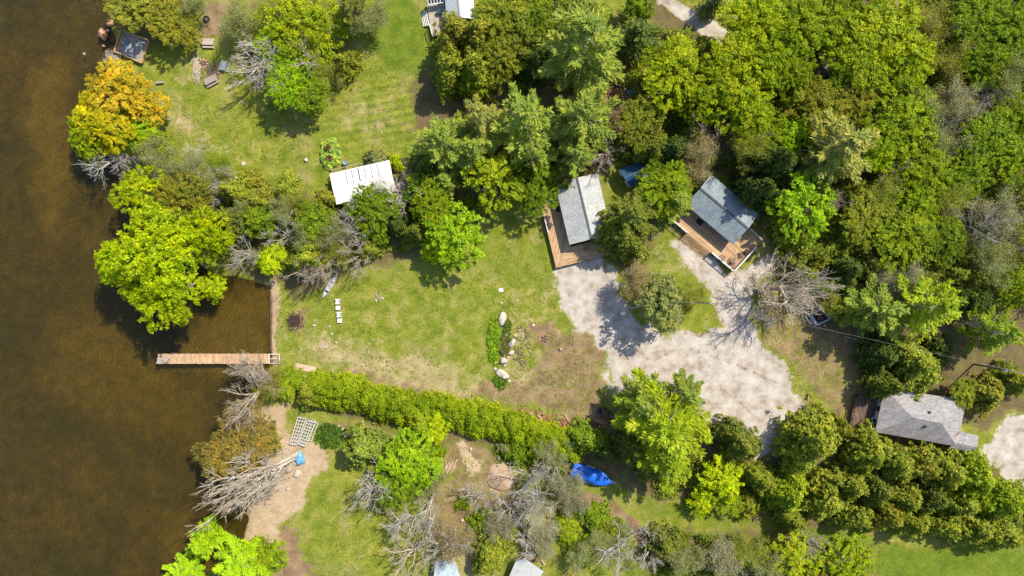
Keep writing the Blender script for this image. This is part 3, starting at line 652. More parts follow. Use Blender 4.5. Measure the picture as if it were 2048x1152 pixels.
# code | px | py | r | height | colour | label | optional foot px,py | optional bark
DATA = """
M|292|2|64|6|X|olive-yellow tree overhanging the lake above the timber-framed stone platform|300,40
M|352|50|46|5.5|X|brownish olive tree just right of the timber-framed stone platform|338,62|k
N|262|38|22|5|X|low olive tree just above the upper edge of the stone platform
S|385|2|34|7|W|thin budding tree beside the ash heap at the top edge
B|222|134|26|2.5|g|small ash-grey dead bush at the waterline below the stone platform
M|240|185|58|10|A|amber-leaved tree, the largest of the golden clump on the lake edge|268,215
M|180|240|48|8|K|golden tree leaning furthest out over the water|250,240
M|172|282|46|7|Y|yellow-green tree at the lake side foot of the golden clump|238,275
N|290|208|42|7|A|pale orange tree on the lawn side of the golden clump
M|225|262|42|10|K|orange tree low in the middle of the golden clump|262,268
M|262|262|42|7|V|vivid green tree tucked below the orange tree on the shore
N|300|280|34|6|F|light green sapling right of the vivid green shore tree
B|205|335|74|9|g|pale bare tree fanning out over the lake below the golden clump|276,318
S|325|330|46|8|W|pale green budding tree behind the shore beside the fallen branches
S|300|305|40|8|W|thin greyish budding tree between golden clump and lime trees
B|395|300|34|3|w|small bleached fallen branch lying on the lawn edge
S|395|340|45|7|W|budding tree at the left end of the shrub belt by the lawn
B|430|362|48|6|g|pale bare leaning tree with its branches over the lawn edge|490,378
M|285|385|48|9|L|lime tree at the upper left of the lime group, nearest the bare lake tree|318,400
M|365|400|52|9|X|yellow-olive tree at the top of the lime group
S|430|330|38|5|F|light green brush at the lawn edge under the bare leaning tree
M|325|500|80|17|L|largest lime tree, spreading over the lake above the dock|385,515
M|342|583|62|15|L|lime tree whose rounded crown hangs lowest towards the dock|405,560
M|405|468|46|15|L|lime tree on the land side of the largest lime tree|415,480
M|245|522|46|14|L|lime crown reaching furthest out over the lake|350,530
N|425|578|26|6|L|small lime sapling at the water beside the lowest lime crown
C|455|440|48|8|E|dark olive cedar right behind the lime group
C|470|385|40|7|O|olive cedar at the upper left of the shrub belt
C|520|400|36|6|X|yellowish olive cedar in the shrub belt below the lawn
C|570|375|34|5|O|low olive cedar on the lawn edge left of the white-roofed shed
S|480|425|34|7|W|budding tree between the two left cedars of the belt
N|520|440|34|7|G|mid green leafy tree in the middle of the shrub belt
B|566|462|44|8|w|bleached bare tree in the shrub belt above the green corner tree|590,480
B|480|525|48|8|g|bare tree over the water right of the lime group|520,510
N|542|518|28|5|L|small bright green tree at the corner of the beach
S|612|470|38|8|W|budding tree in the belt left of the bare fan by the shed
N|632|438|34|7|G|bright green leafy tree below the shed's left corner
S|605|410|34|7|X|brownish budding tree left of the shed's lower corner
C|648|398|27|5|X|round yellow-olive cedar touching the white-roofed shed
C|610|515|46|8|O|olive cedar in the belt just above the canoe|615,510
B|622|548|46|9|t|bare tan tree leaning over the lawn left of the canoe|662,520
B|705|445|50|10|g|large bare tree directly below the white-roofed shed|735,468
B|712|512|44|9|t|bare tan tree at the lawn edge right of the canoe|745,500
S|668|462|36|8|W|budding tree between two bare trees below the shed
S|665|505|36|6|O|low olive budding tree at the lawn edge above the canoe
M|748|412|46|8|G|green leafy tree overlapping the lower right of the white-roofed shed
B|770|380|62|9|w|bleached bare tree with heavy limbs across the shed roof|812,430
B|815|350|34|6|k|dark leafless tree at the right end of the white-roofed shed
C|838|462|36|7|E|dark olive cedar at the lawn edge left of the bright green tree
C|790|450|32|6|D|dark cedar in the belt behind the bare heavy-limbed tree
C|735|500|26|5|O|small olive cedar by the lawn edge under the tan bare tree
N|742|455|30|6|G|mid green leafy tree between the bare trees and dark cedar
M|862|415|40|9|F|green leafy tree left of the bright green lawn tree
G|912|468|58|9|V|bright green loose-crowned tree standing out over the middle lawn
N|875|502|26|5|L|small bright green tree under the left side of the loose-crowned lawn tree
N|850|380|34|7|G|green leafy tree below the left end of the pine row
C|845|335|38|7|D|dark cedar at the left foot of the pine row
Q|890|360|32|8|P|young pine filling the gap left of the yellow-green round tree
M|1072|388|38|8|G|green leafy tree overlapping the upper steps of the cottage deck
N|1078|350|34|8|G|leafy tree just above the green one at the deck steps
C|1125|352|38|7|E|olive cedar over the top of the pale cottage roof
G|987|356|58|10|Y|rounded yellow-green tree between the pine row and the lawn
P|888|282|74|15|P|leftmost white pine of the pine row
P|962|238|66|15|Q|yellowish pine standing at the top of the pine row
P|1050|238|86|17|P|largest pine in the middle of the pine row
P|1070|304|50|14|P|lower pine of the row, above the green deck tree
P|1165|232|82|17|P|rightmost pine of the row, above the pale cottage roof
P|1155|310|52|13|P|pine just above the pale cottage roof
P|950|300|52|13|P|pine behind the rounded yellow-green tree
S|470|40|50|9|W|hazy budding tree above the picnic tables, near the top edge
B|490|118|72|9|w|bleached bare tree spreading over the picnic tables|562,118
B|545|175|44|8|w|small white dead tree below the bluish picnic table|560,140
N|540|85|34|7|V|bright green tree above the dark blue picnic table
M|610|48|72|10|Y|yellow-green tree at the top edge left of the lawn|622,60
S|545|35|52|9|O|olive budding tree at the top edge left of the yellow-green one
M|580|165|50|8|V|bright green tree right of the bleached bare tree
N|620|190|34|7|G|green leafy tree at the lawn side of the bright green one
B|610|118|60|10|t|tan budding tree with radiating twigs in front of the green trees|600,128
S|650|150|40|7|O|olive budding tree left of the lone round cedar
C|686|120|34|6|O|lone round olive cedar on the edge of the upper lawn
P|700|18|46|11|E|dark pine at the top edge left of the pale budding tree
S|746|30|50|9|W|pale budding tree at the top of the upper lawn|738,48
M|1010|40|62|10|O|olive tree at the top edge of the dense dark-shadowed grove right of the lawn
C|905|65|52|10|X|olive-gold cedar against the white metal house roof
C|962|62|50|10|X|olive-gold cedar in the middle of the grove's upper side
C|900|128|48|10|O|olive cedar at the lawn side of the grove
C|948|128|50|10|O|olive cedar in the heart of the grove
M|1000|118|50|9|O|broad olive tree on the right side of the grove
N|950|160|32|7|F|yellow-green small tree at the lower edge of the grove
M|1062|28|48|9|G|green tree at the top between the grove and the giant pine
C|1070|120|42|8|D|dark cedar on the left flank of the giant pine
P|1168|78|112|20|P|giant pine, the widest in the photo, near the top centre
Q|1275|70|52|10|D|dark feathery pine right of the giant pine
N|1280|15|30|7|G|green leafy tree at the top edge beside the gravel road|1290,28
C|1432|2|26|7|W|grey-green tree at the top edge beside the gravel road
S|1232|240|38|9|t|tan bare-looking tree below the little patio|1232,244
B|1212|312|44|9|t|tan bare tree between the pines and the blue-roofed shed|1208,300
M|1275|250|44|9|O|olive leafy tree below the little patio
C|1290|225|34|8|E|dark cedar above the olive tree by the patio
C|1345|300|44|8|D|very dark cedar behind the blue-roofed shed
C|1300|300|38|8|E|dark olive cedar just above the blue-roofed shed
M|1345|145|62|11|Y|yellow-green tree nearest the little patio
M|1395|205|42|10|F|green tree below the one nearest the patio
M|1352|122|34|10|Y|small yellow-green crown above the one nearest the patio
M|1468|128|64|12|Y|yellow-green tree below the bend of the gravel road
M|1505|42|60|12|Y|yellow-green tree right of the gravel road at the top
M|1475|190|66|12|Y|yellow-green tree above the grey bare trees
M|1530|120|58|12|F|yellow-green tree left of the bare grey forest tree
M|1510|255|48|10|F|green tree right of the upper bare brown tree
M|1585|52|66|12|F|yellow-green tree left of the brown roof corner
M|1580|150|46|11|F|green crown wedged left of the bare grey forest tree
M|1650|48|58|11|F|yellow-green tree directly below the brown roof
M|1760|88|82|12|Y|broad yellow-green tree right of the brown roof
M|1705|128|54|11|F|yellow-green tree between bare grey tree and the broad one
M|1815|110|52|11|Y|yellow-green tree at the right shoulder of the broad one
M|1745|30|40|9|F|green tree touching the brown roof
B|1420|255|50|10|t|upper brown bare tree above the dark-roofed cottage|1420,262
S|1400|320|50|10|t|lower tan budding tree at the top of the dark-roofed cottage|1398,318
S|1500|300|46|12|O|olive budding tree above the far end of the dark-roofed cottage
B|1470|300|36|8|k|dark bare tree between the two olive ones above the cottage
B|1660|128|42|10|w|bare grey tree alone among the yellow-green forest crowns|1655,142
C|1590|200|42|8|X|brownish olive tree left side of the hollow below the grey bare tree
M|1630|205|50|9|X|brownish olive tree in the hollow below the grey bare tree
M|1700|200|48|9|X|brownish olive tree right side of that hollow
N|1578|268|32|7|V|bright green small tree left of the pale pine
C|1550|322|50|14|D|very dark cedar behind the dark-roofed cottage
C|1528|378|44|12|D|dark cedar hugging the far gable of the dark-roofed cottage
P|1685|292|96|16|Q|pale yellowish pine in the middle of the forest
P|1650|325|50|12|P|smaller pine at the foot of the pale yellowish pine
M|1805|240|70|11|F|soft green round tree right of the pale pine
M|1760|300|44|9|L|light green tree between pale pine and soft green tree
G|1605|415|60|10|V|bright green tree standing clear right of the dark-roofed cottage
B|1668|390|34|8|t|bare tan tree at the shoulder of that bright green tree
S|1870|55|56|10|X|olive budding forest tree near the top right
M|1945|35|56|10|G|deep green forest tree at the top edge, right part
M|2020|55|52|10|G|deep green forest tree in the top right corner
S|1905|120|52|10|X|yellow-brown budding forest tree below the deep green one
M|1975|120|50|10|G|green forest tree left of the corner pair
S|2030|150|48|10|W|grey-green budding forest tree at the right edge, upper
S|1925|205|52|10|g|grey bare forest tree with thin twigs right of the soft green tree
B|1990|205|46|9|g|grey leafless forest tree near the right edge
S|1868|215|50|10|W|hazy grey-green forest tree hugging the soft green tree
M|2035|235|50|9|F|light green forest tree at the right edge
M|1975|275|52|9|G|green forest tree below the grey leafless one
S|1895|290|54|9|W|grey-olive budding forest tree below the hazy ones
M|1850|345|52|9|F|yellow-green forest tree below the grey-olive one
M|1940|340|46|9|G|green forest tree left of the right edge at mid height
M|2025|315|52|9|F|yellow-green forest tree on the right edge, second down
S|1775|400|52|9|O|olive budding tree in the thicket below the pale pine
M|1725|440|50|8|O|low olive tree in the shaded thicket right of the bright green tree
M|1805|470|62|9|F|yellow-green tree in the middle of the thicket
M|1830|410|48|9|F|fresh green tree at the top of the thicket
S|1905|400|48|9|O|olive budding tree right of the thicket
B|1945|455|56|10|g|grey bare tree at the right of the thicket|1935,470
S|2010|430|56|10|g|brown-grey leafless tree near the right edge
S|1985|515|52|9|W|grey-green budding tree above the right-hand green tree
B|2040|500|40|9|k|dark bare tree cut by the right edge
M|1890|480|44|8|G|green tree between thicket and grey bare tree
M|2040|575|40|8|F|yellow-green bush-like tree cut by the right edge
C|1700|545|46|7|D|dark green round cedar above the power line
C|1745|530|38|6|E|olive cedar left of the grey triangular bare crown
S|1798|560|54|9|g|dense grey leafless crown above the twin pines|1795,580
P|1765|620|72|13|P|left pine of the twin pines above the power line
P|1862|610|84|16|F|right yellow-green pine of the twin pines
C|1838|735|66|9|O|wide dark olive cedar above the grey hip-roofed house
C|1785|770|40|8|E|dark cedar at the upper left corner of the grey hip-roofed house
C|1775|712|46|7|D|dark green cedar under the power line below the twin pines
P|2000|665|60|12|G|green pine near the right edge beside the utility pole
N|1960|600|34|6|D|dark small tree between the twin pines and the edge pine
B|1960|645|24|8|t|small tan dead treetop poking out beside the edge pine
C|1985|790|44|6|X|brownish olive cedar right of the grey hip-roofed house
C|2035|760|34|6|O|olive cedar on the right edge below the utility pole
N|1925|785|26|5|O|small olive tree at the back wall of the grey hip-roofed house
P|1262|430|62|13|E|dark olive pine overlapping the right side of the pale cottage roof|1248,448
C|1248|468|58|9|E|dark round cedar shading the pale cottage deck
M|1328|378|52|9|F|yellow-green tree between the two cottages beside the blue-roofed shed
Q|1352|400|42|9|P|young pine over the upper end of the dark-roofed cottage deck
S|1282|565|48|9|t|tan budding tree between the two gravel arms, nearer the cottage|1242,568
N|1322|602|52|9|W|feathery grey-green tree on the grass island of the drive|1262,616
U|1262|508|22|3|X|low olive bush at the corner of the pale cottage deck
B|1590|568|92|13|t|broad tan leafless tree right of the gravel drive|1510,578
B|1640|588|52|10|w|white dead tree with forked limbs above the small trailer|1560,572
S|1660|610|30|6|X|yellow-brown bush beside the small trailer
B|1530|640|40|8|g|small bare tree casting forked shadows on the gravel
P|1330|850|112|18|F|huge yellow-green pine at the lower edge of the gravel lot|1310,815
P|1290|815|66|15|P|left shoulder pine beside the huge yellow-green pine
P|1375|790|52|12|P|pine at the upper right of the huge yellow-green pine
P|1335|925|66|14|F|lower pine beneath the huge yellow-green pine
C|1275|900|46|8|E|dark olive cedar left of the huge pine beside the blue-covered boat
C|1482|885|50|9|E|dark olive cedar at the lower tip of the gravel lot
G|1440|958|42|6|L|vivid lime tree below the dark cedar at the gravel tip
N|1402|1002|26|4|L|small round lime bush-like tree on the grass strip, left one
N|1455|1000|28|4|F|small round green tree on the grass strip, right one
C|1528|965|38|7|O|olive cedar right of the vivid lime tree
C|1630|895|70|11|O|largest round cedar, left of the grey hip-roofed house
C|1585|985|50|8|F|yellow-green cedar below the largest round cedar, left
C|1650|1005|52|8|O|olive cedar below the largest round cedar, right
C|1738|912|50|9|O|cedar below the old deck of the grey hip-roofed house
C|1790|925|52|9|O|cedar at the lower left corner of the grey hip-roofed house
C|1845|935|50|9|X|cedar at the middle of the grey house's lower wall
C|1895|950|50|9|O|cedar below the annex of the grey hip-roofed house
C|1950|965|56|9|F|yellow-green cedar beside the right-hand gravel drive
C|2005|1010|50|9|F|yellow-green cedar at the right edge above the bottom lawn
C|1865|1000|46|8|E|dark cedar in the shade between the two cedar rows
C|1755|985|46|8|E|dark cedar in the shade left between the two rows
C|1722|1036|38|7|O|leftmost cedar of the lower row beside the bottom lawn
C|1780|1040|38|7|X|second cedar from the left in the lower row
C|1835|1048|38|7|O|third cedar from the left in the lower row
C|1890|1050|42|7|O|fourth cedar from the left in the lower row
C|1950|1060|48|7|O|fifth cedar from the left in the lower row
C|2015|1073|48|8|O|last cedar of the lower row, cut by the right edge
U|1500|1010|30|3|O|low olive bush at the lower edge of the lime tree
C|840|850|36|5|F|pale yellow-green round shrub tree on the house side of the hedge's underside
N|868|858|26|4|L|bright small tree pushed against the underside of the hedge
C|728|900|48|7|P|grey-green cedar in the lower yard left of the bright green tree
M|815|925|56|8|V|bright green tree in the middle of the lower yard
M|790|975|42|7|G|green tree below the bright one in the lower yard
S|850|968|40|5|W|hazy thin bush tree beside the firewood pile
B|738|992|62|9|w|white bare tree over the lawn below the grey-green cedar|768,955
B|845|1040|52|9|g|grey bare tree with leaning trunk right of the lower lawn|868,985
B|832|1110|60|8|t|tan bush-like leafless tree at the bottom beside the rubble
C|985|1105|52|6|O|olive cedar at the bottom beside the pale tarpaulin roof
B|1075|985|66|10|g|grey leafless tree below the dirt heap|1082,940
S|1138|972|38|7|g|small grey leafless tree left of the blue-covered boat
S|1108|905|40|6|W|little grey tree touching the underside of the hedge
S|1075|1045|48|6|w|whitish brushy tree in the rubble yard at the bottom
B|1245|1095|66|9|g|grey bare tree standing at the bottom beside the dirt track
S|1200|1085|36|6|W|greyish sapling at the end of the dirt track
U|1130|1060|34|2|F|low light green bush in the long grass patch
U|1185|1042|36|2|G|low green bush beside the dirt track
U|1170|1100|34|2|L|bright green bush at the bottom of the long grass patch
U|1030|905|30|2.5|G|green bush below the hedge beside the dirt heap
U|1075|915|28|2.5|F|light green bush below the right part of the hedge
C|1180|880|38|6|G|deep green round cedar beside the blue-covered boat
C|1210|905|30|5|D|dark cedar just above the blue-covered boat
C|1335|1092|40|6|E|dark olive cedar at the bottom right of the track
S|1375|1118|44|7|W|grey-green budding tree at the bottom, left of the thicket
S|1440|1120|50|8|g|grey leafless tree in the bottom thicket
S|1500|1106|44|7|O|olive budding tree in the bottom thicket
G|1590|1114|48|7|Y|yellow-green tree in the bottom thicket left of the lawn
G|1690|1120|50|7|Y|yellow-green tree at the right end of the bottom thicket
N|1640|1145|28|4|R|small orange-brown tree cut by the bottom edge
B|1615|1090|40|8|w|thin white tree poking through the bottom thicket
S|1545|1130|44|7|W|hazy tree between the olive and yellow-green thicket trees
B|470|795|74|11|t|bare tan tree reaching over the lake below the dock|552,785
B|500|735|52|9|t|bare tree whose twigs cross the dock|545,790
S|540|765|40|6|X|olive budding bush tree at the shore end of the dock
S|490|830|44|7|R|rusty budding tree on the shore below the tan bare tree
M|500|880|60|7|R|rust-orange leafed tree above the big dead tree
N|440|910|42|7|R|rust-brown tree overhanging the lake left of the rust-orange one
N|535|880|30|6|X|olive small tree on the beach side of the rust-orange one
B|465|980|100|16|t|big pale dead tree sprawling over the beach and water|600,905|t
B|510|955|60|10|w|broken second stem of the dead tree beside the blue tarpaulin|596,912
Q|408|1085|42|9|V|narrow lime-green tree rising at the lake's bottom corner
P|480|1125|74|8|V|broad lime-green feathery tree at the bottom beside the sandy path
P|365|1150|44|7|V|lime-green feathery tree cut by the bottom edge on the lake
N|540|1110|34|5|F|light green small tree by the sandy path at the bottom
C|612|790|32|4.5|O|olive cedar at the lake end of the hedge
N|575|765|30|3|F|fresh green low tree left of the hedge end
U|655|768|18|2.2|Y|yellow-green bush at the start of the hedge beside the plywood sheet
U|562|752|16|2|L|bright green bush at the landing of the dock
U|1030|350|24|3|G|green bush at the right foot of the rounded yellow-green tree
U|1750|650|30|3|D|dark bush under the left twin pine
U|790|325|18|2|L|bright green bush at the right gable of the white-roofed shed
U|745|320|26|2.5|W|straw-coloured bush behind the white-roofed shed
U|505|360|26|2|X|flowering straw-yellow bush at the lawn edge
U|1660|470|40|3|E|dark bush in the shade below the bright green forest-edge tree
U|1590|500|40|3|O|olive bush by the far end of the dark-roofed cottage deck
U|1640|520|40|3|X|yellowish bush above the broad tan leafless tree
U|1880|700|34|3|D|dark bush under the power line near the edge pine
U|1690|860|30|3|X|olive bush left of the old deck of the grey house
S|860|965|40|5|W|thin grey bush of fine twigs under the firewood pile
S|905|1085|52|7|t|tan leafless thicket above the pale blue sheet roof
B|1020|1020|40|7|g|grey bare tree with its shadow on the brown yard
S|1090|1080|44|6|g|pale brushy tree beside the dark brush heap
U|960|1050|30|2.5|G|green bush at the upper side of the olive bottom cedar
U|925|1010|16|1.2|F|small weed clump beside the person in the brown yard
U|880|900|16|1.2|F|small weed clump under the middle of the hedge
U|1010|895|22|1.8|W|flowering pale bush under the hedge above the dirt heap
B|395|345|42|6|w|bleached tangle of fallen branches right of the golden clump|440,372
B|330|360|44|7|g|grey bare tree between golden clump and shrub belt|345,372
S|560|420|36|7|W|feathery budding tree in the middle of the shrub belt
B|650|540|36|7|t|bare tan branches brushing over the canoe|668,520
S|1160|1115|40|6|W|grey budding sapling at the bottom edge left of the dirt track
B|1300|1105|40|7|w|whitish bare tree right of the dirt track at the bottom
B|1530|590|50|8|t|tan bare branches spreading toward the dark-roofed cottage|1515,585
S|2010|560|40|8|W|grey budding tree above the edge pine
B|1905|255|40|9|g|grey twiggy crown in the forest left of the leafless one
B|1800|350|34|9|w|pale twiggy treetop in the forest below the soft green tree
M|285|572|42|12|L|lime crown at the lower left of the lime group, above its shadow on the water
B|900|1105|50|8|g|grey bare tree over the pale blue sheet roof
B|1050|1098|44|7|w|whitish bare tree above the grey sheet lean-to
B|1068|1010|50|8|g|grey twiggy tree in the lower middle of the leafless clump
S|1150|1010|34|6|g|small grey tree beside the rutted track
C|1700|970|44|8|O|olive cedar filling the row below the old deck
C|1820|1000|40|7|O|olive cedar between the two rows, middle
C|1930|1010|44|8|O|olive cedar between the two rows near the right edge
C|1590|1045|34|6|O|olive cedar at the left end of the lower row
B|960|1000|42|7|g|grey leafless sapling just right of the person in the brown yard
B|1115|935|42|7|g|grey bare crown between the hedge and the blue-covered boat
B|800|1060|44|7|w|pale bare tree on the lawn side of the leaning grey trunk
S|1000|1060|40|6|g|hazy grey scrub above the bottom olive cedar
B|430|470|40|7|w|bleached twiggy tree between the lime group and the shrub belt
S|1395|590|34|5|O|olive sapling beside the pole on the grass island
"""
for row_ in DATA.strip().splitlines():
    p = row_.split('|')
    base = tuple(float(q) for q in p[7].split(',')) if len(p) > 7 and p[7] else None
    plant(p[0], float(p[1]), float(p[2]), float(p[3]), float(p[4]), p[5], p[6], base, bark=p[8] if len(p) > 8 else None)
# the hedge: a row of shrubs nothing tells apart
HP = [(628, 780), (662, 784), (700, 790), (750, 806), (810, 816), (870, 824), (930, 834), (985, 848), (1040, 866), (1095, 884), (1150, 898)]
hl = 0
for i in range(len(HP) - 1):
    a, b = HP[i], HP[i + 1]
    for f in (0, .33, .67):
        for row in (-1, 0, 1):
            x = a[0] + (b[0] - a[0]) * (f + .16 * row) + random.uniform(-5, 5); y = a[1] + (b[1] - a[1]) * f + row * 14 + random.uniform(-4, 4)
            plant('H', x, y, random.uniform(18, 24), random.uniform(2.6, 3.6) - (.3 if row == 1 else 0), 'Y' if random.random() < .6 else 'F', 'yellow-green cedar shrub grown together with its neighbours in the long hedge')
# understory of the wood: seedlings and brush nobody could count
UP = [[(1240, 150), (1300, 60), (1480, 90), (1550, -60), (2160, -60), (2160, 600), (1960, 620), (1740, 640), (1660, 640), (1560, 520), (1540, 480), (1480, 340), (1230, 320)],
      [(540, 440), (640, 400), (820, 380), (1000, 400), (960, 440), (820, 500), (620, 550), (560, 540)], [(330, 330), (420, 340), (560, 400), (540, 540), (440, 520)],
      [(1230, 880), (1500, 930), (2060, 960), (2160, 1080), (1720, 1060), (1520, 1020), (1300, 990)], [(1300, 1060), (1730, 1090), (1740, 1180), (1310, 1180)],
      [(860, 90), (1040, -40), (1260, 30), (1230, 180), (1000, 190), (880, 170)], [(980, 890), (1150, 920), (1130, 960), (1000, 925)], [(1110, 1020), (1240, 1040), (1250, 1110), (1130, 1110)]]
cc = []
for poly, dn, zt in zip(UP, (.17, .16, .16, .14, .18, .12, .3, .5), (5.5, 1.6, 1.8, 1.6, 2.0, 1.6, .5, .45)):
    P_ = np.array(poly); x0, y0 = P_.min(0); x1, y1 = P_.max(0); N = int((x1 - x0) * (y1 - y0) * dn)
    X = rng.uniform(x0, x1, N); Y = rng.uniform(y0, y1, N); k = sdf(poly, X, Y) > 0; X = X[k]; Y = Y[k]
    dens = fbm(X / 22, Y / 22, 77); k = dens > .42; X = X[k]; Y = Y[k]; dn_ = dens[k]
    z = zt * (dn_ - .40) * 3.2 * rng.uniform(.5, 1, len(X)) + .05
    cc.append(np.stack([(X - 1024) / PPM, (576 - Y) / PPM, z], 1))
c = np.concatenate(cc); c = np.repeat(c, 3, 0) + rng.normal(0, .22, (len(c) * 3, 3)); c[:, 2] = np.maximum(c[:, 2], .05)
V_, F_ = leaves(c, .17 * rng.uniform(.6, 1.3, len(c)), None, .7)
me_ = foliage_mesh('undergrowth', [(V_, F_, .5 + .5 * (fbm(c[:, 0] / 2, c[:, 1] / 2, 5) - .5) + rng.normal(0, .15, len(c)))], LEAF)
ug = bpy.data.objects.new('undergrowth', me_); C.objects.link(ug); ug.color = (.24, .30, .03, 1); ug['kind'] = 'stuff'; tag(ug, 'green seedlings and brush covering the floor of the wood', 'undergrowth')

# weeds and longer grass in the lawns: nobody could count them
LP = [[(560, 600), (700, 560), (900, 540), (1060, 450), (1110, 520), (1120, 640), (1180, 660), (1200, 780), (1150, 840), (980, 800), (760, 740), (640, 730), (560, 700)],
      [(290, 180), (400, 190), (560, 220), (700, 170), (760, 30), (850, 20), (840, 280), (800, 330), (640, 340), (470, 330), (380, 300)], [(610, 1000), (700, 950), (860, 1020), (820, 1160), (620, 1160)],
      [(1250, 990), (1760, 1080), (2060, 1100), (2060, 1160), (1780, 1160), (1300, 1050)], [(1250, 480), (1350, 480), (1420, 600), (1400, 660), (1290, 640)], [(640, 840), (900, 880), (1060, 960), (1080, 1060), (880, 1120), (860, 930), (640, 900)], [(1510, 600), (1620, 620), (1740, 690), (1740, 860), (1600, 800)]]
cc = []
for poly in LP:
    P_ = np.array(poly); x0, y0 = P_.min(0); x1, y1 = P_.max(0); N = int((x1 - x0) * (y1 - y0) * .045); X = rng.uniform(x0, x1, N); Y = rng.uniform(y0, y1, N); k = (sdf(poly, X, Y) > 0) & (fbm(X / 9, Y / 9, 88) + .25 * (fbm(X / 40, Y / 40, 91) - .5) > .5)
    cc.append(np.stack([(X[k] - 1024) / PPM, (576 - Y[k]) / PPM, np.full(k.sum(), .03)], 1))
c = np.concatenate(cc); c = np.repeat(c, 3, 0) + rng.normal(0, .12, (len(c) * 3, 3)) * np.array([1, 1, .08])
V_, F_ = leaves(c, .085 * rng.uniform(.4, 1.4, len(c)), None, .22, 1.6)
me_ = foliage_mesh('grass', [(V_, F_, fbm(c[:, 0] / 2, c[:, 1] / 2, 15) + rng.normal(0, .22, len(c)))], LEAF)
gr = bpy.data.objects.new('grass', me_); C.objects.link(gr); gr.color = (.27, .31, .035, 1); gr['kind'] = 'stuff'; tag(gr, 'longer grass tufts and weeds standing in the lawns', 'grass')
# ================================================================ BUILDINGS
def lerp(a, b, t): return a + (b - a) * t
def slab(mb, pts, th=.1):
    k = len(pts); P_ = [Vector(p) for p in pts]; nrm = (P_[1] - P_[0]).cross(P_[2] - P_[0]).normalized()
    if nrm.z < 0: P_ = P_[::-1]; nrm = -nrm
    vs = [p - nrm * th for p in P_] + P_
    return mb.add(vs, [tuple(range(k - 1, -1, -1)), tuple(range(k, 2 * k))] + [(i, (i + 1) % k, k + (i + 1) % k, k + i) for i in range(k)])
def ang(a, b): d = b - a; return math.atan2(d.y, d.x)
def inset(pts, d):
    c = sum(pts, Vector((0, 0, 0))) / len(pts); return [p + (c - p).normalized() * d for p in pts]
def wallslot(mb, a, b, f0, f1, z0, z1, out, t=.03):
    """flat panel standing proud of wall a-b"""
    p, q = lerp(a, b, f0), lerp(a, b, f1); n_ = (b - a).normalized(); n_ = Vector((n_.y, -n_.x, 0)) * out
    for v in ((p, q),):
        A_, B_ = v[0] + n_ * .01, v[1] + n_ * .01; C_, D_ = A_ + n_ * t, B_ + n_ * t
        mb.prism([(A_.x, A_.y), (B_.x, B_.y), (D_.x, D_.y), (C_.x, C_.y)], z0, z1)
def openings(root, wm, corners, spec, zf):
    for (i, f0, f1, z0, z1, kind) in spec:
        a, b = corners[i], corners[(i + 1) % 4]; cen = sum(corners, Vector((0, 0, 0))) / 4
        n_ = (b - a).normalized(); n_ = Vector((n_.y, -n_.x, 0)); out = 1 if n_.dot((a + b) / 2 - cen) > 0 else -1
        m_ = MB(); wallslot(m_, a, b, f0, f1, zf + z0, zf + z1, out, .05)
        p = m_.build(kind, M_TRIM if kind == 'window' else M_DOOR, root)
        g = MB(); e = .06 / (b - a).length
        wallslot(g, a, b, f0 + e, f1 - e, zf + z0 + .07 + (.8 if kind == 'door' else 0), zf + z1 - .07, out, .065)
        gp = g.build('pane', M_GLASS, p)
M_TRIM = plain('white_trim', (.72, .72, .72), .5, var=.1); M_DOOR = plain('door_paint', (.10, .12, .16), .5)
M_GLASS = plain('window_glass', (.02, .03, .035), .08, var=.1, spec=.8)
M_WHITE = plain('white_paint', (.74, .73, .72), .5, var=.12); M_DARK = plain('dark_paint', (.02, .022, .028), .5)
M_SIDING = plain('grey_siding', (.22, .24, .26), .7, var=.1); M_SIDB = plain('pale_siding', (.55, .54, .50), .7, var=.1)
M_NAVY = plain('navy_paint', (.03, .035, .06), .5); M_BROWN = plain('brown_stain', (.13, .08, .05), .7)
M_STEEL = plain('galvanised_metal', (.5, .5, .5), .4, .6, var=.2); M_RUBBER = plain('tyre_rubber', (.02, .02, .02), .9)
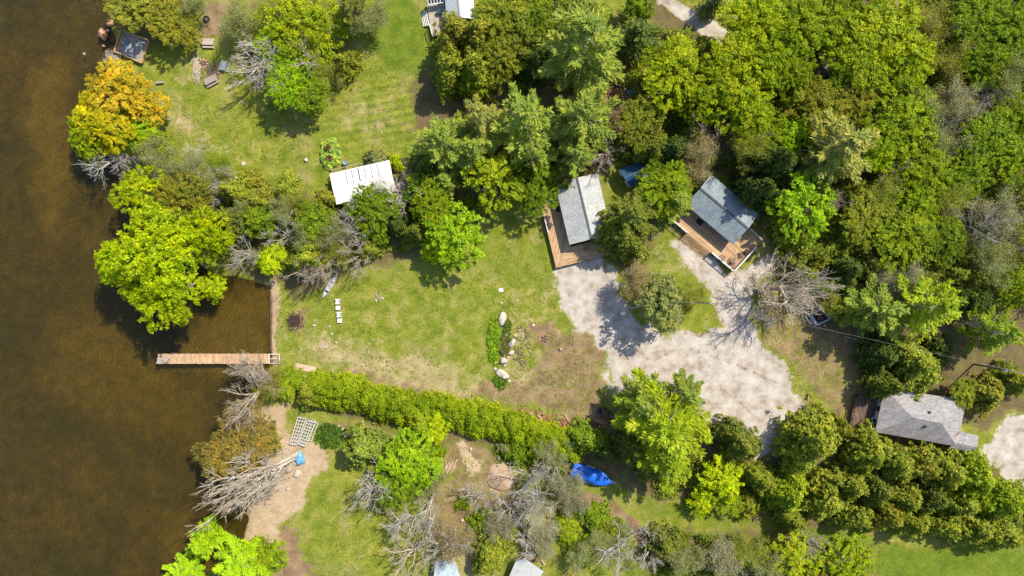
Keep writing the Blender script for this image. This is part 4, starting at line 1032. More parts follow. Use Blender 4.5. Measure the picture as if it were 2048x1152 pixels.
def gable(name, label, cor, ze, zr, roofmat, wallmat, zf=.4, wi=.45, spec=(), group=None, ridge_col=None, cat='house', seams=0):
    """cor: pixel corners of the eaves in order A,B,C,D; the ridge runs from mid(A,B) to mid(C,D)"""
    c = [W(x, y, ze) for x, y in cor]; cen = sum(c, Vector((0, 0, 0))) / 4
    root = thing(name, label, cat, (cen.x, cen.y, 0), group)
    r1 = (c[0] + c[1]) / 2; r2 = (c[2] + c[3]) / 2; r1.z = r2.z = zr
    wl = inset([Vector((p.x, p.y, 0)) for p in c], wi * 1.3)
    m_ = MB(); k = 4; zt = ze - .05
    vs = [Vector((p.x, p.y, -.1)) for p in wl] + [Vector((p.x, p.y, zt)) for p in wl]
    g1 = (wl[0] + wl[1]) / 2; g2 = (wl[2] + wl[3]) / 2; g1.z = g2.z = zr - .3; vs += [g1, g2]
    m_.add(vs, [(0, 1, 5, 8, 4), (1, 2, 6, 5), (2, 3, 7, 9, 6), (3, 0, 4, 7), (4, 8, 9, 7), (5, 6, 9, 8)])
    wa = m_.build('wall', wallmat, root)
    rf = MB(); slab(rf, [c[0], r1, r2, c[3]], .14); slab(rf, [r1, c[1], c[2], r2], .14)
    ro = rf.build('roof', roofmat, root)
    cap = MB(); up = Vector((0, 0, .05)); cap.bar(r1 + up, r2 + up, .3, .05); cap.build('ridge_cap', ridge_col or M_STEEL, ro)
    if seams:
        s_ = MB(); n_ = seams
        for i in range(n_ + 1):
            f = i / n_; o_ = Vector((0, 0, .03))
            s_.bar(lerp(c[0], c[3], f) + o_, lerp(r1, r2, f) + o_, .05, .07); s_.bar(lerp(c[1], c[2], f) + o_, lerp(r1, r2, f) + o_, .05, .07)
        s_.build('roof_seams', roofmat, ro)
    openings(root, wa, wl, spec, zf)
    return root
def deck(root, poly, z, mat, skirt=None, name='deck'):
    P_ = [W(x, y, z) for x, y in poly]
    m_ = MB(); m_.prism([(p.x, p.y) for p in P_], z - .08, z); d = m_.build(name, mat, root)
    s_ = MB(); n_ = len(P_)
    cen = sum(P_, Vector((0, 0, 0))) / n_
    for i in range(n_):
        a = lerp(P_[i], cen, .012); b = lerp(P_[(i + 1) % n_], cen, .012)
        s_.bar((a.x, a.y, z - .26), (b.x, b.y, z - .26), .06, .3)
        k = max(1, int((b - a).length / 2.2))
        for j in range(k): p = lerp(a, b, j / k); s_.bar((p.x, p.y, -.1), (p.x, p.y, z - .12), .12)
    s_.build('frame', M_BROWN, d)
    return d
def railing(parent, pts, z, mat=None, top=None, hgt=.95, w=.13):
    P_ = [W(x, y, z) for x, y in pts]; m_ = MB(); b_ = MB()
    for i in range(len(P_) - 1):
        a, b = P_[i], P_[i + 1]; L = (b - a).length; u = Vector((0, 0, hgt))
        m_.bar(a + u, b + u, w, .05); m_.bar(a + Vector((0, 0, .12)), b + Vector((0, 0, .12)), .05, .08)
        k = max(1, round(L / 1.6))
        for j in range(k + 1): p = lerp(a, b, j / k); m_.bar(p, p + u * 1.06, .11)
        k = int(L / .14)
        for j in range(1, k): p = lerp(a, b, j / k); b_.bar(p + Vector((0, 0, .14)), p + u * .98, .03)
    r = m_.build('railing', mat or M_WHITE, parent); b_.build('balusters', M_NAVY, r); return r
def steps(parent, a1, a2, b1, b2, z, n_, mat):
    """a1-a2: top edge (pixels), b1-b2: bottom edge; n_ treads going down"""
    A1, A2, B1, B2 = W(*a1, z), W(*a2, z), W(*b1, 0), W(*b2, 0); m_ = MB(); r_ = MB()
    for i in range(n_):
        f0, f1 = i / n_ + .02, (i + .62) / n_; zz = z * (1 - (i + .55) / n_)
        q = [lerp(A1, B1, f0), lerp(A2, B2, f0), lerp(A2, B2, f1), lerp(A1, B1, f1)]
        m_.prism([(p.x, p.y) for p in q], zz - .05, zz)
    for s_, t_ in ((A1, B1), (A2, B2)):
        r_.bar((s_.x, s_.y, z - .25), (t_.x, t_.y, .02), .06, .22)
    st = m_.build('steps', mat, parent); r_.build('stringer', M_BROWN, st); return st
WOODC = (.54, .35, .20)
# pale cottage
SH_A = shingle('shingle_pale', [(.42, .44, .44), (.53, .55, .55)], 0.23)
A0 = gable('cottage', 'pale grey-roofed cottage with an L-shaped tan deck beside the middle lawn',
           [(1110, 368), (1195, 347), (1224, 469), (1139, 489.5)], 3.3, 4.7, SH_A, M_SIDING, .9,
           spec=[(3, .15, .27, .9, 1.9, 'window'), (3, .45, .53, 0, 2.05, 'door'), (3, .7, .85, .9, 1.9, 'window'), (2, .3, .7, .7, 1.9, 'window'), (1, .2, .35, .9, 1.9, 'window'), (1, .6, .75, .9, 1.9, 'window')],
           ridge_col=plain('dark_ridge', (.10, .10, .11), .8))
pa = planks('deck_boards_side', WOODC, R(-76.5)); pb = planks('deck_boards_front', WOODC, R(-13.5)); 
dA = deck(A0, [(1098, 375), (1116, 375), (1142, 495), (1112, 536), (1094.7, 464), (1087, 431), (1075, 404), (1094, 398)], .95, pa)
dA2 = deck(A0, [(1142.6, 494), (1229, 470), (1233, 500), (1201.5, 513), (1112.7, 536)], .95, pb)
railing(dA, [(1087, 431), (1095.5, 465)], .95)
steps(dA, (1075, 405), (1085, 433), (1063, 413), (1069, 438), .95, 4, pa)
steps(dA2, (1204, 504), (1207, 514), (1213, 502), (1214, 517), .95, 1, pb)
m_ = MB(); p = W(1115.2, 416.5, .97); m_.box(p, (.75, 1.4, .02), R(-(-13.5))); tag(m_.build('door_mat', M_DARK), 'black mat on the deck at the wall of the pale cottage', 'door mat')
# dark cottage
SH_B = shingle('shingle_dark', [(.21, .26, .29), (.30, .36, .40)], -.698)
B0 = gable('cottage', 'dark blue-grey roofed cottage with wide tan stairs down to the gravel',
           [(1371, 409), (1422, 348), (1517, 428), (1466, 489)], 3.3, 4.7, SH_B, M_SIDING, .9,
           spec=[(3, .15, .3, .9, 1.9, 'window'), (3, .52, .6, 0, 2.05, 'door'), (3, .75, .9, .9, 1.9, 'window'), (2, .3, .7, .7, 1.9, 'window'), (1, .3, .45, .9, 1.9, 'window')],
           ridge_col=plain('dark_ridge', (.10, .10, .11), .8))
pc = planks('deck_boards_long', WOODC, R(40))
dB = deck(B0, [(1334, 432.5), (1373, 466), (1421.7, 505.4), (1465.4, 543), (1509, 495), (1523, 481.5), (1500, 456), (1472, 484), (1376, 405), (1358, 410)], .95, pc)
railing(dB, [(1334, 432.5), (1373, 466)], .95); railing(dB, [(1421.7, 505.4), (1465.4, 543), (1509, 495)], .95, w=.2); railing(dB, [(1498, 459), (1521.5, 481)], .95)
steps(dB, (1373, 466.5), (1421, 506), (1358, 481), (1407, 519), .95, 5, pc)
m_ = MB(); p = W(1398.8, 444, .97); m_.box(p, (1.25, .95, .02), R(-40)); tag(m_.build('door_mat', M_DARK), 'black mat on the deck at the wall of the dark-roofed cottage', 'door mat')
# grey hip-roofed house
SH_C = shingle('shingle_grey', [(.27, .26, .27), (.40, .39, .40)], -.13)
c = [W(x, y, 3.0) for x, y in ((1769, 777), (1933.4, 799.5), (1914, 893), (1750, 864))]; cen = sum(c, Vector((0, 0, 0))) / 4
C0 = thing('house', 'grey shingled hip-roofed house with a small annex near the right edge', 'house', (cen.x, cen.y, 0))
r1, r2 = W(1827, 836, 5.4), W(1883, 846, 5.4)
wl = inset([Vector((p.x, p.y, 0)) for p in c], .6); m_ = MB(); m_.prism([(p.x, p.y) for p in wl], -.1, 2.95); wc = m_.build('wall', M_SIDB, C0)
rf = MB()
for q in ([c[0], r1, c[3]], [c[0], c[1], r2, r1], [c[1], c[2], r2], [c[2], c[3], r1, r2]): slab(rf, q, .12)
rC = rf.build('roof', SH_C, C0)
for (x, y) in ((1858.5, 824.5), (1850, 853)):
    p = W(x, y, 4.75); v_ = MB(); v_.box(p - Vector((0, 0, .15)), (.32, .32, .5), .2); v_.box(p + Vector((0, 0, .14)), (.42, .42, .06), .2); v_.build('roof_vent', M_DARK, rC)
an = [W(x, y, 2.7) for x, y in ((1916, 862), (1956, 871), (1956, 900), (1906, 892))]; m_ = MB(); m_.prism([(p.x, p.y) for p in inset(an, .4)], -.1, 2.6); m_.build('annex_wall', M_SIDB, C0)
m_ = MB(); ra, rb = W(1905, 884, 3.3), W(1955, 895, 3.3); slab(m_, [an[0], an[1], rb, ra], .1); slab(m_, [ra, rb, W(1953, 905, 2.7), W(1900, 896, 2.7)], .1); m_.build('annex_roof', SH_C, C0)
fl = MB(); fl.bar(W(1905, 879, 3.5), W(1919, 863.5, 3.25), .18, .12); fl.build('flashing', plain('rust_flashing', (.30, .12, .07), .7), rC)
pd = planks('old_deck_boards', (.19, .12, .085), R(76), .14, .5, .4)
dC = deck(C0, [(1711, 790), (1754, 797), (1746, 862), (1699, 853)], .8, pd)
railing(dC, [(1754, 796), (1711, 790), (1699, 853)], .8, M_BROWN, hgt=.9, w=.1)
openings(C0, wc, wl, [(3, .05, .25, .9, 1.9, 'window'), (3, .45, .58, 0, 2.0, 'door'), (3, .7, .9, .9, 1.9, 'window'), (0, .3, .42, .9, 1.9, 'window'), (0, .65, .78, .9, 1.9, 'window'), (2, .3, .45, .9, 1.9, 'window')], .5)
p = W(1748.5, 841, 1.3); m_ = MB(); m_.box(p, (.9, 1.1, .06), .15); wb = m_.build('storage_box_lid', M_WHITE); m2_ = MB(); m2_.box(p + Vector((0, 0, -.25)), (.8, 1.0, .45), .15); m2_.box(p + Vector((0, 0, .05)), (.55, .75, .05), .15)
bx = thing('storage_box', 'small white-rimmed box against the left wall of the grey hip-roofed house', 'box', (p.x, p.y, .8)); bpy.data.objects.remove(wb)
m_.build('rim', M_WHITE, bx); m2_.build('body', M_DARK, bx)
# metal-roofed house at the top
MR = plain('white_roof_metal', (.62, .64, .66), .45, .0, var=.06)
D0 = gable('house', 'white ribbed metal-roofed house cut by the top edge beside the upper lawn', [(884, -70), (938, -78), (951, 38), (894, 46)], 3.2, 4.8, MR, M_SIDB, .6,
           spec=[(3, .1, .2, .8, 1.8, 'window'), (3, .5, .6, 0, 2, 'door'), (1, .5, .65, .8, 1.8, 'window'), (2, .3, .6, .8, 1.8, 'window')], seams=26)
pe = planks('grey_deck_boards', (.46, .40, .32), R(-8), .14, .2)
dD = deck(D0, [(853, 8), (888, 2), (896, 62), (866, 74), (862, 60)], .9, pe)
steps(dD, (853, 21), (859, 50), (841, 25), (846, 54), .9, 4, M_WHITE)
railing(dD, [(860, 52), (866, 74)], .9)
m_ = MB(); p1, p2, p3, p4 = W(855, -3, 2.6), W(885, -8, 2.6), W(887, 5, 2.4), W(857, 9, 2.4); slab(m_, [p1, p2, p3, p4], .05); sr = m_.build('sunroom_roof', M_GLASS, D0)
m_ = MB()
for i in range(6): f = i / 5; m_.bar(lerp(p1, p2, f) + Vector((0, 0, .04)), lerp(p4, p3, f) + Vector((0, 0, .04)), .10, .06)
m_.bar(p4, p3, .12, .1); m_.bar(p1, p2, .12, .1); m_.build('sunroom_frame', M_WHITE, sr)
m_ = MB()
for q in (p1, p2, p3, p4): m_.bar((q.x, q.y, 0), (q.x, q.y, 2.4), .12)
m_.build('sunroom_post', M_WHITE, D0)
t_ = thing('patio_table', 'round blue table on the deck of the white metal-roofed house', 'table', W(880, 29.5, .9)); m_ = MB(); p = W(880, 29.5, 0); m_.lathe((p.x, p.y, 1.6), [(.45, 0), (.47, .02), (.47, .05), (.44, .06)]); m_.build('tabletop', plain('blue_table', (.02, .07, .11), .4), t_)
m_ = MB(); m_.tube([(p.x, p.y, .95), (p.x, p.y, 1.6)], .05); m_.lathe((p.x, p.y, .9), [(.3, 0), (.3, .04)]); m_.build('pedestal', M_DARK, t_)
# brown roof, top right
SH_E = shingle('shingle_brown', [(.20, .12, .10), (.28, .17, .14)], .3)
gable('house', 'brown-roofed house barely showing at the top right edge', [(1752, -95), (1822, -80), (1790, 34), (1724, 14)], 3.2, 4.9, SH_E, M_SIDB, .4, spec=[(2, .3, .6, .8, 1.8, 'window'), (3, .6, .75, .8, 1.8, 'window')])
# white-roofed shed
MW = plain('white_membrane', (.76, .76, .76), .5, var=.22, scale=1.6)
c4 = [(659.3, 347.5), (673, 409), (792, 382), (778.4, 320)]
F0 = gable('shed', 'white-roofed shed at the lower side of the upper lawn', c4, 2.6, 2.95, MW, plain('weathered_board', (.20, .15, .12), .85), .2, wi=.3, cat='shed',
           spec=[(0, .3, .6, 0, 1.9, 'door'), (3, .2, .3, .8, 1.6, 'window'), (3, .6, .7, .8, 1.6, 'window')], ridge_col=MW)
sm = MB(); dk = plain('roof_seam', (.12, .11, .11), .8)
for f in (.26, .36, .47, .57, .68, .79):
    a = lerp(W(*c4[0], 2.66), W(*c4[3], 2.66), f); b = lerp(W(*c4[1], 2.66), W(*c4[2], 2.66), f); r_ = (a + b) / 2; r_.z = 3.0; sm.bar(lerp(a, r_, .06), lerp(a, r_, .97), .10 if f not in (.47,) else .2, .03)
for (f0, f1) in ((.24, .37), (.37, .58), (.6, .7)):
    a = lerp(W(*c4[0], 3), W(*c4[3], 3), f0); b = lerp(W(*c4[1], 3), W(*c4[2], 3), f0); a2 = lerp(W(*c4[0], 3), W(*c4[3], 3), f1); b2 = lerp(W(*c4[1], 3), W(*c4[2], 3), f1); sm.bar(lerp(a, b, .49), lerp(a2, b2, .49), .06, .02)
sm.build('roof_joint', dk, F0)
ln = MB(); q = [W(x, y, 2.2) for x, y in ((664, 340), (722, 326), (724, 333), (666, 347))]
for i in range(4): ln.bar(q[i], q[(i + 1) % 4], .12, .14)
for f in (.25, .5, .75): ln.bar(lerp(q[0], q[1], f), lerp(q[3], q[2], f + .06), .08, .1)
for p in q: ln.bar((p.x, p.y, 0), p, .12)
ln.build('lean_to_frame', plain('grey_timber', (.36, .28, .23), .85), F0)
m_ = MB(); p = W(692.5, 327, 0); m_.lathe((p.x, p.y, 0), [(.42, 0), (.46, .3), (.46, .8), (.40, .92), (.38, .88)], 18); single(m_, 'rain_barrel', plain('barrel_blue', (.18, .30, .34), .5), 'round blue-green barrel standing on the lawn behind the white-roofed shed', 'barrel', W(692.5, 327, 0), smooth=True)
# blue-roofed shed
MBL = plain('blue_roof_metal', (.02, .075, .15), .4, var=.08)
gable('shed', 'small shed with a ribbed dark blue metal roof between the two cottages', [(1237, 340), (1259, 374), (1302, 352), (1280, 322)], 2.5, 2.9, MBL, M_SIDB, .2, cat='shed', wi=.25, seams=14, ridge_col=MBL, spec=[(0, .3, .6, 0, 1.9, 'door')])
# pale roofs at the bottom
MP = plain('pale_blue_sheet', (.42, .52, .58), .5, var=.35, scale=1.0); MG = plain('grey_sheet', (.42, .44, .45), .6, var=.3, scale=1.5)
def lowroof(name, label, poly, z, mat, cat='shed'):
    P_ = [W(x, y, z + (.35 if i < 2 else 0)) for i, (x, y) in enumerate(poly)]; cen = sum(P_, Vector((0, 0, 0))) / len(P_)
    t = thing(name, label, cat, (cen.x, cen.y, 0)); m_ = MB(); slab(m_, P_, .06); m_.build('roof', mat, t)
    m_ = MB()
    for i in range(len(P_)): m_.bar(lerp(P_[i], cen, .06) - Vector((0, 0, .12)), lerp(P_[(i + 1) % len(P_)], cen, .06) - Vector((0, 0, .12)), .1)
    m_.build('rafter', M_BROWN, t)
    for p in P_: m_ = MB(); q = lerp(p, cen, .08); m_.bar((q.x, q.y, -.05), (q.x, q.y, q.z - .1), .14); m_.build('post', M_BROWN, t)
    return t
lowroof('tarpaulin_shelter', 'pale blue sheet roof over the rubble at the bottom edge', [(872, 1124), (908, 1116), (932, 1190), (862, 1186)], 2.0, MP, 'shelter')
lowroof('lean_to', 'grey sheet lean-to with a dark corner at the bottom edge', [(1032, 1121), (1050, 1117), (1087, 1143), (1068, 1180), (1012, 1168)], 1.9, MG)
# ================================================================ DOCK AND SHORE
root = thing('dock', 'long tan plank dock reaching from the small beach into the lake', 'dock', W(427, 717, 0))
pk = planks('dock_boards', (.60, .39, .23), R(90), .15, .3, .3, 1.0)
for i in range(8):
    x0, x1 = 316 + i * 27.8, 316 + (i + 1) * 27.8 - .25; a, b = W(x0, 707.5, .28), W(x1, 727.5, .28); m_ = MB(); m_.prism([(a.x, a.y), (b.x, a.y), (b.x, b.y), (a.x, b.y)], .20, .28); d = m_.build('deck_section', pk, root)
    f_ = MB()
    for yy in (a.y - .04, b.y + .04): f_.bar((a.x, yy, .14), (b.x, yy, .14), .07, .16)
    f_.bar((a.x + .04, a.y - .08, .14), (a.x + .04, b.y + .08, .14), .06, .14); f_.build('section_frame', plain('dock_frame', (.38, .24, .13), .7), d)
    if i:
        for yy in (a.y + .05, b.y - .05): p_ = MB(); p_.tube([(a.x, yy, -2.0), (a.x, yy, .62)], .045, 8); p_.build('post', M_STEEL, root)
m_ = MB(); q = [W(x, y, .26) for x, y in ((538.5, 708.5), (559, 708.5), (559, 726.5), (538.5, 726.5))]
for i in range(4): m_.bar(q[i], q[(i + 1) % 4], .11, .11)
m_.bar(lerp(q[0], q[3], .5), lerp(q[1], q[2], .5), .09, .1); m_.bar(lerp(q[1], q[2], 0), lerp(q[1], q[2], 1), .11, .12); m_.build('ramp_frame', M_WHITE, root)
m_ = MB(); m_.bar(W(541, 582, .0), W(542.5, 703, .0), .22, .22); single(m_, 'shore_timber', plain('wet_timber', (.13, .08, .05), .7), 'dark timber laid along the waterline of the small beach', 'timber', W(542, 640, -.1))
def chair(px, py, z, yaw, mat, label, group, s=1.0, name='lounge_chair'):
    """low slatted garden chair; yaw = direction the sitter faces"""
    loc = W(px, py, z); t = thing(name, label, 'chair', loc, group)
    def L(x, y, zz): v = Vector((x * s, y * s, zz * s)); v.rotate(Matrix.Rotation(yaw, 3, 'Z')); return loc + v
    m_ = MB()
    for i in range(5): x = -.28 + i * .13; m_.bar(L(x, -.26, .36 + .02 * i), L(x, .26, .36 + .02 * i), .11 * s, .025)
    m_.build('seat', mat, t); m_ = MB()
    for i in range(5): y = -.22 + i * .11; m_.bar(L(-.30, y, .36), L(-.55, y * 1.15, .98 - .3 * abs(y)), .095 * s, .025)
    m_.build('backrest', mat, t)
    for y in (-.34, .34): m_ = MB(); m_.bar(L(-.42, y, .56), L(.34, y, .56), .13 * s, .03); m_.build('armrest', mat, t)
    for x, y in ((.3, -.32), (.3, .32), (-.38, -.32), (-.38, .32)): m_ = MB(); m_.bar(L(x, y, 0), L(x, y, .55), .07 * s); m_.build('leg', mat, t)
    return t
M_CHG = plain('weathered_chair', (.46, .42, .42), .6); M_CHB = plain('brown_chair', (.24, .16, .11), .6); M_CHW = plain('chair_white', (.80, .80, .79), .45, var=.06)
chair(321, 721.5, .28, R(170), M_CHG, 'grey slatted chair at the very tip of the dock', 'chairs on the dock', 1.15)
chair(335, 717.5, .28, R(150), M_CHG, 'grey slatted chair one step in from the dock tip', 'chairs on the dock', 1.15)
chair(676.5, 603, 0, R(180), M_CHW, 'white garden chair nearest the canoe', 'white lawn chairs', 1.15)
chair(679, 629, 0, R(180), M_CHW, 'white garden chair between the two white footstools', 'white lawn chairs', 1.15)
for (x, y, lb) in ((677, 615.5, 'white footstool between the two white lawn chairs'), (680.5, 641, 'white footstool at the lower end of the row of lawn chairs')):
    t = thing('footstool', lb, 'footstool', W(x, y, 0), 'white footstools'); p = W(x, y, 0); m_ = MB()
    for i in range(5): m_.box((p.x, p.y - .3 + i * .15, .42), (.82, .135, .03), R(4))
    m_.build('top', M_CHW, t)
    for a, b in ((-.35, -.28), (.35, -.28), (.35, .28), (-.35, .28)): m_ = MB(); m_.bar((p.x + a, p.y + b, 0), (p.x + a, p.y + b, .41), .06); m_.build('leg', M_CHW, t)
chair(1096, 437.5, .95, R(-10), M_NAVY, 'navy chair at the corner of the railing on the pale cottage deck', 'navy deck chairs', 1.15)
chair(1100, 451.5, .95, R(-30), M_NAVY, 'navy chair turned askew on the pale cottage deck', 'navy deck chairs', 1.15)
chair(1482.5, 508, .95, R(190), M_CHB, 'brown chair on the roof side of the dark-roofed cottage deck corner', 'brown deck chairs', 1.15)
chair(1464, 520, .95, R(80), M_CHB, 'brown chair in the middle of the deck corner of the dark-roofed cottage', 'brown deck chairs', 1.15)
chair(1463.5, 531, .95, R(85), M_CHB, 'brown chair pushed into the pointed corner of the railings', 'brown deck chairs', 1.15)
chair(1444.5, 515, .95, R(60), M_CHB, 'brown chair nearest the stairs of the dark-roofed cottage', 'brown deck chairs', 1.15)
chair(369, 7, 0, R(200), M_CHW, 'white garden chair half under the olive tree at the top edge', 'white garden chairs', 1.3)
chair(1342, 94, 0, R(120), M_CHW, 'white garden chair on the grass near the bend of the gravel road', 'white garden chairs', 1.3)
# barbecue on the pale cottage deck
t = thing('grill', 'black covered grill at the upper end of the pale cottage deck', 'grill', W(1100, 388, .95)); p = W(1100, 388, .95)
m_ = MB(); m_.box(p + Vector((0, 0, .5)), (1.3, .6, .7), R(8)); m_.build('cabinet', M_DARK, t); m_ = MB(); m_.tube([p + Vector((-.38, 0, .98)), p + Vector((.38, .1, .98))], .27, 12); m_.build('lid', M_DARK, t)
t = thing('storage_bench', 'dark bench with a blue-grey lid on the pale cottage deck below the grill', 'bench', W(1097.5, 400, .95)); p = W(1097.5, 400, .95)
m_ = MB(); m_.box(p + Vector((0, 0, .22)), (1.25, .62, .42), R(10)); m_.build('body', M_DARK, t); m_ = MB(); m_.box(p + Vector((0, 0, .46)), (1.3, .66, .05), R(10)); m_.build('lid', plain('blue_grey_lid', (.12, .20, .25), .5), t)
# picnic tables
def picnic(px, py, yaw, mat, label, L_=1.9):
    loc = W(px, py, 0); t = thing('picnic_table', label, 'picnic table', loc, 'picnic tables')
    def P(x, y, z): v = Vector((x, y, z)); v.rotate(Matrix.Rotation(yaw, 3, 'Z')); return loc + v
    m_ = MB()
    for i in range(5): y = -.32 + i * .16; m_.bar(P(-L_ / 2, y, .74), P(L_ / 2, y, .74), .145, .04)
    m_.build('tabletop', mat, t)
    for s_ in (-1, 1):
        m_ = MB()
        for y in (.62, .77): m_.bar(P(-L_ / 2, y * s_, .44), P(L_ / 2, y * s_, .44), .14, .04)
        m_.build('bench_seat', mat, t)
    for x in (-.62, .62):
        m_ = MB(); m_.bar(P(x, -.75, 0), P(x, -.2, .72), .09, .04); m_.bar(P(x, .75, 0), P(x, .2, .72), .09, .04); m_.bar(P(x, -.8, .40), P(x, .8, .40), .05, .09); m_.build('trestle', mat, t)
M_PT = plain('weathered_pale_wood', (.46, .39, .36), .8); M_PT2 = plain('weathered_brown_wood', (.34, .27, .25), .8); M_PT3 = plain('bluish_wood', (.20, .24, .29), .7); M_PT4 = plain('dark_blue_wood', (.08, .12, .18), .6)
picnic(419, 88, R(-2), M_PT, 'pale picnic table, uppermost beside the brush strip', 2.1); picnic(425, 163, R(27), M_PT2, 'brownish tilted picnic table below the campfire ring', 2.4)
picnic(451, 134, R(75), M_PT3, 'bluish picnic table right of the campfire ring', 1.7); picnic(523, 110, R(72), M_PT4, 'dark blue picnic table under the vivid green tree', 1.9)
# bench
t = thing('bench', 'small grey plank bench on the shore lawn right of the golden clump', 'bench', W(322, 166, 0)); p = W(322, 166, 0)
m_ = MB(); m_.box(p + Vector((0, 0, .45)), (1.5, .38, .06), R(5)); m_.build('seat', M_PT2, t)
for x in (-.55, .55): m_ = MB(); m_.box(p + Vector((x, 0, .21)), (.08, .34, .42), R(5)); m_.build('leg', M_PT2, t)
# timber framed stone platform
q = [W(x, y, .55) for x, y in ((242.8, 60.2), (297.3, 80.9), (284, 126), (229.6, 103))]; cen = sum(q, Vector((0, 0, 0))) / 4
t = thing('timber_platform', 'square timber-framed platform filled with blue-grey stone at the lake edge', 'platform', (cen.x, cen.y, -.4)); TM = plain('golden_timber', (.42, .28, .13), .8)
for i in range(4): m_ = MB(); m_.bar(q[i] + Vector((0, 0, 0)), q[(i + 1) % 4], .28, .5 + .004 * i); m_.build('beam', TM, t)
m_ = MB(); m_.bar(lerp(q[0], q[1], .09) - Vector((0, 0, .05)), lerp(q[3], q[2], .09) - Vector((0, 0, .05)), .2, .3); m_.build('beam', TM, t)
mm, n, o = newmat('stone_infill'); v = objvec(n); f1 = noise(n, .9, 6, .7, v); f2 = noise(n, 4, 6, .8, v)
cc_ = mix(n, 1, ramp(n, f1, [(.38, (.10, .17, .21)), (.5, (.25, .27, .28)), (.62, (.40, .30, .23))]), ramp(n, f2, [(.3, (.55,) * 3), (.7, (1.4,) * 3)]), 'MULTIPLY'); principled(n, o, cc_, .8, 0, f2, .6, .05)
m_ = MB(); m_.prism([(p.x, p.y) for p in inset(q, .2)], -.8, .42); m_.build('stone_infill', mm, t)
# ================================================================ ROCKS
ROCK = plain('pale_rock', (.50, .44, .39), .9, var=.35, scale=2.5); ROCKO = plain('orange_rock', (.50, .29, .17), .9, var=.3, scale=1.5); ROCKG = plain('grey_rock', (.40, .38, .36), .9, var=.35, scale=2)
ri = 0
def rock(px, py, rx, ry, label, mat=ROCK, hz=.5, yaw=0, group=None, z=0, name='boulder', cat='boulder'):
    global ri; ri += 1; m_ = MB(); p = W(px, py, 0); k = 1 / PPM
    m_.rock((p.x, p.y, z + hz * .25), (rx * k, ry * k, hz, yaw), ri, 11 if rx > 8 else 7)
    return single(m_, name, mat, label, cat, (p.x, p.y, z), group, True)
rock(207, 69, 7, 11, 'large orange boulder standing in the lake edge', ROCKO, .9, .2); rock(223, 47, 8, 6, 'orange boulder under the olive tree above the large one', ROCKO, .7, .4)
rock(208, 92, 3, 3, 'small orange rock below the large orange boulder', ROCKO, .35); rock(216, 62, 3, 3, 'small pale rock between the orange boulders', ROCK, .3); rock(214, 104, 3.5, 2.5, 'small rusty rock at the waterline above the dead bush', ROCKO, .3)
rock(388, 43, 6.5, 4.5, 'white rock beside the dark fire pit near the top edge', ROCK, .6, .2)
rock(168, 108, 2.5, 3, 'single small stone showing in the open water', ROCKG, .35, z=-.2)
GR = 'rocks of the rock garden'
for a in [(1005, 638, 8, 15, 'tall pale boulder at the upper end of the rock garden', ROCK, .55, -.2), (1013.5, 669, 4, 5.5, 'small oval rock below the tall pale boulder', ROCK, .4, -.3), (1024, 686, 5.5, 10, 'slanted pale boulder in the middle of the rock garden', ROCK, .5, -.6),
          (1022.6, 705.5, 7, 4.5, 'flat oval rock in the lower middle of the rock garden', ROCK, .4, .4), (1007.8, 722, 7.5, 6.5, 'wedge-shaped white boulder with a dark shadow side', ROCK, .7, .3), (1006, 748, 14, 8, 'broad mottled slab at the lower end of the rock garden', ROCK, .35, -.6),
          (998, 667, 2.5, 2.5, 'tiny round rock left of the oval rock', ROCK, .25, 0), (1066, 651, 4, 2.6, 'lone white rock up the slope from the campfire', ROCK, .3, .5), (1002, 606, 2.6, 2.2, 'tiny rock above the tall pale boulder', ROCK, .2, 0), (1009, 731, 3, 3, 'small rock under the wedge-shaped boulder', ROCKG, .25, 0), (1012, 652, 3, 2.4, 'small stone against the right side of the tall pale boulder', ROCK, .25, .4), (1030, 672, 2.6, 3.4, 'small stone above the slanted pale boulder', ROCK, .22, .4), (1016, 714, 2.6, 2.2, 'small stone between the flat oval rock and the wedge boulder', ROCK, .2, .4), (990, 738, 4, 3, 'pale stone left of the wedge-shaped boulder', ROCK, .22, .4), (1018, 762, 4, 3, 'pale stone at the lower right tip of the mottled slab', ROCK, .22, .1), (1040, 660, 3, 2, 'little white stone on the straw-pale slope', ROCK, .16, .1)]:
    rock(*a, group=GR)
for i, a in enumerate([(659, 653, 'white stone on the lawn below the footstools'), (664, 668, 'pale stone on the worn patch above the pallet'), (672, 685, 'bright stone right of the pallet'), (628, 651, 'tiny stone between the mulch pile and the lawn chairs'), (765, 597, 'tan stone beside the twig pile on the lawn'), (752, 601, 'flat tan stone left of the twig pile'), (1034, 601, 'tiny white stone on the lawn right of the white board')]):
    rock(a[0], a[1], 2.6 + i % 2, 2.2, a[2], ROCK, .16, i, group='small stones on the lawn', name='stone', cat='stone')
rock(594, 948, 6, 9, 'white rock beside the dead tree trunk on the beach', ROCK, .45, -.6); rock(578, 938, 5, 9, 'pale rock left of the blue tarpaulin', ROCK, .4, -.5); rock(545, 968, 7, 6, 'white rock under the limbs of the big dead tree', ROCK, .5); rock(576, 978, 5, 2.5, 'thin pale rock on the sandy path', ROCK, .2, .3)
rock(590, 927, 4, 4, 'small pale rock just below the blue tarpaulin', ROCK, .3)
for i, (x, y) in enumerate([(688, 866), (693, 868), (698, 864), (690, 873), (697, 871), (703, 867), (685, 858), (678, 852)]): rock(x, y, 2.8, 2.2, 'pale rubble stone in the small heap beside the grey-green cedar', ROCK, .25, i, group='rubble heap stones', name='stone', cat='stone')
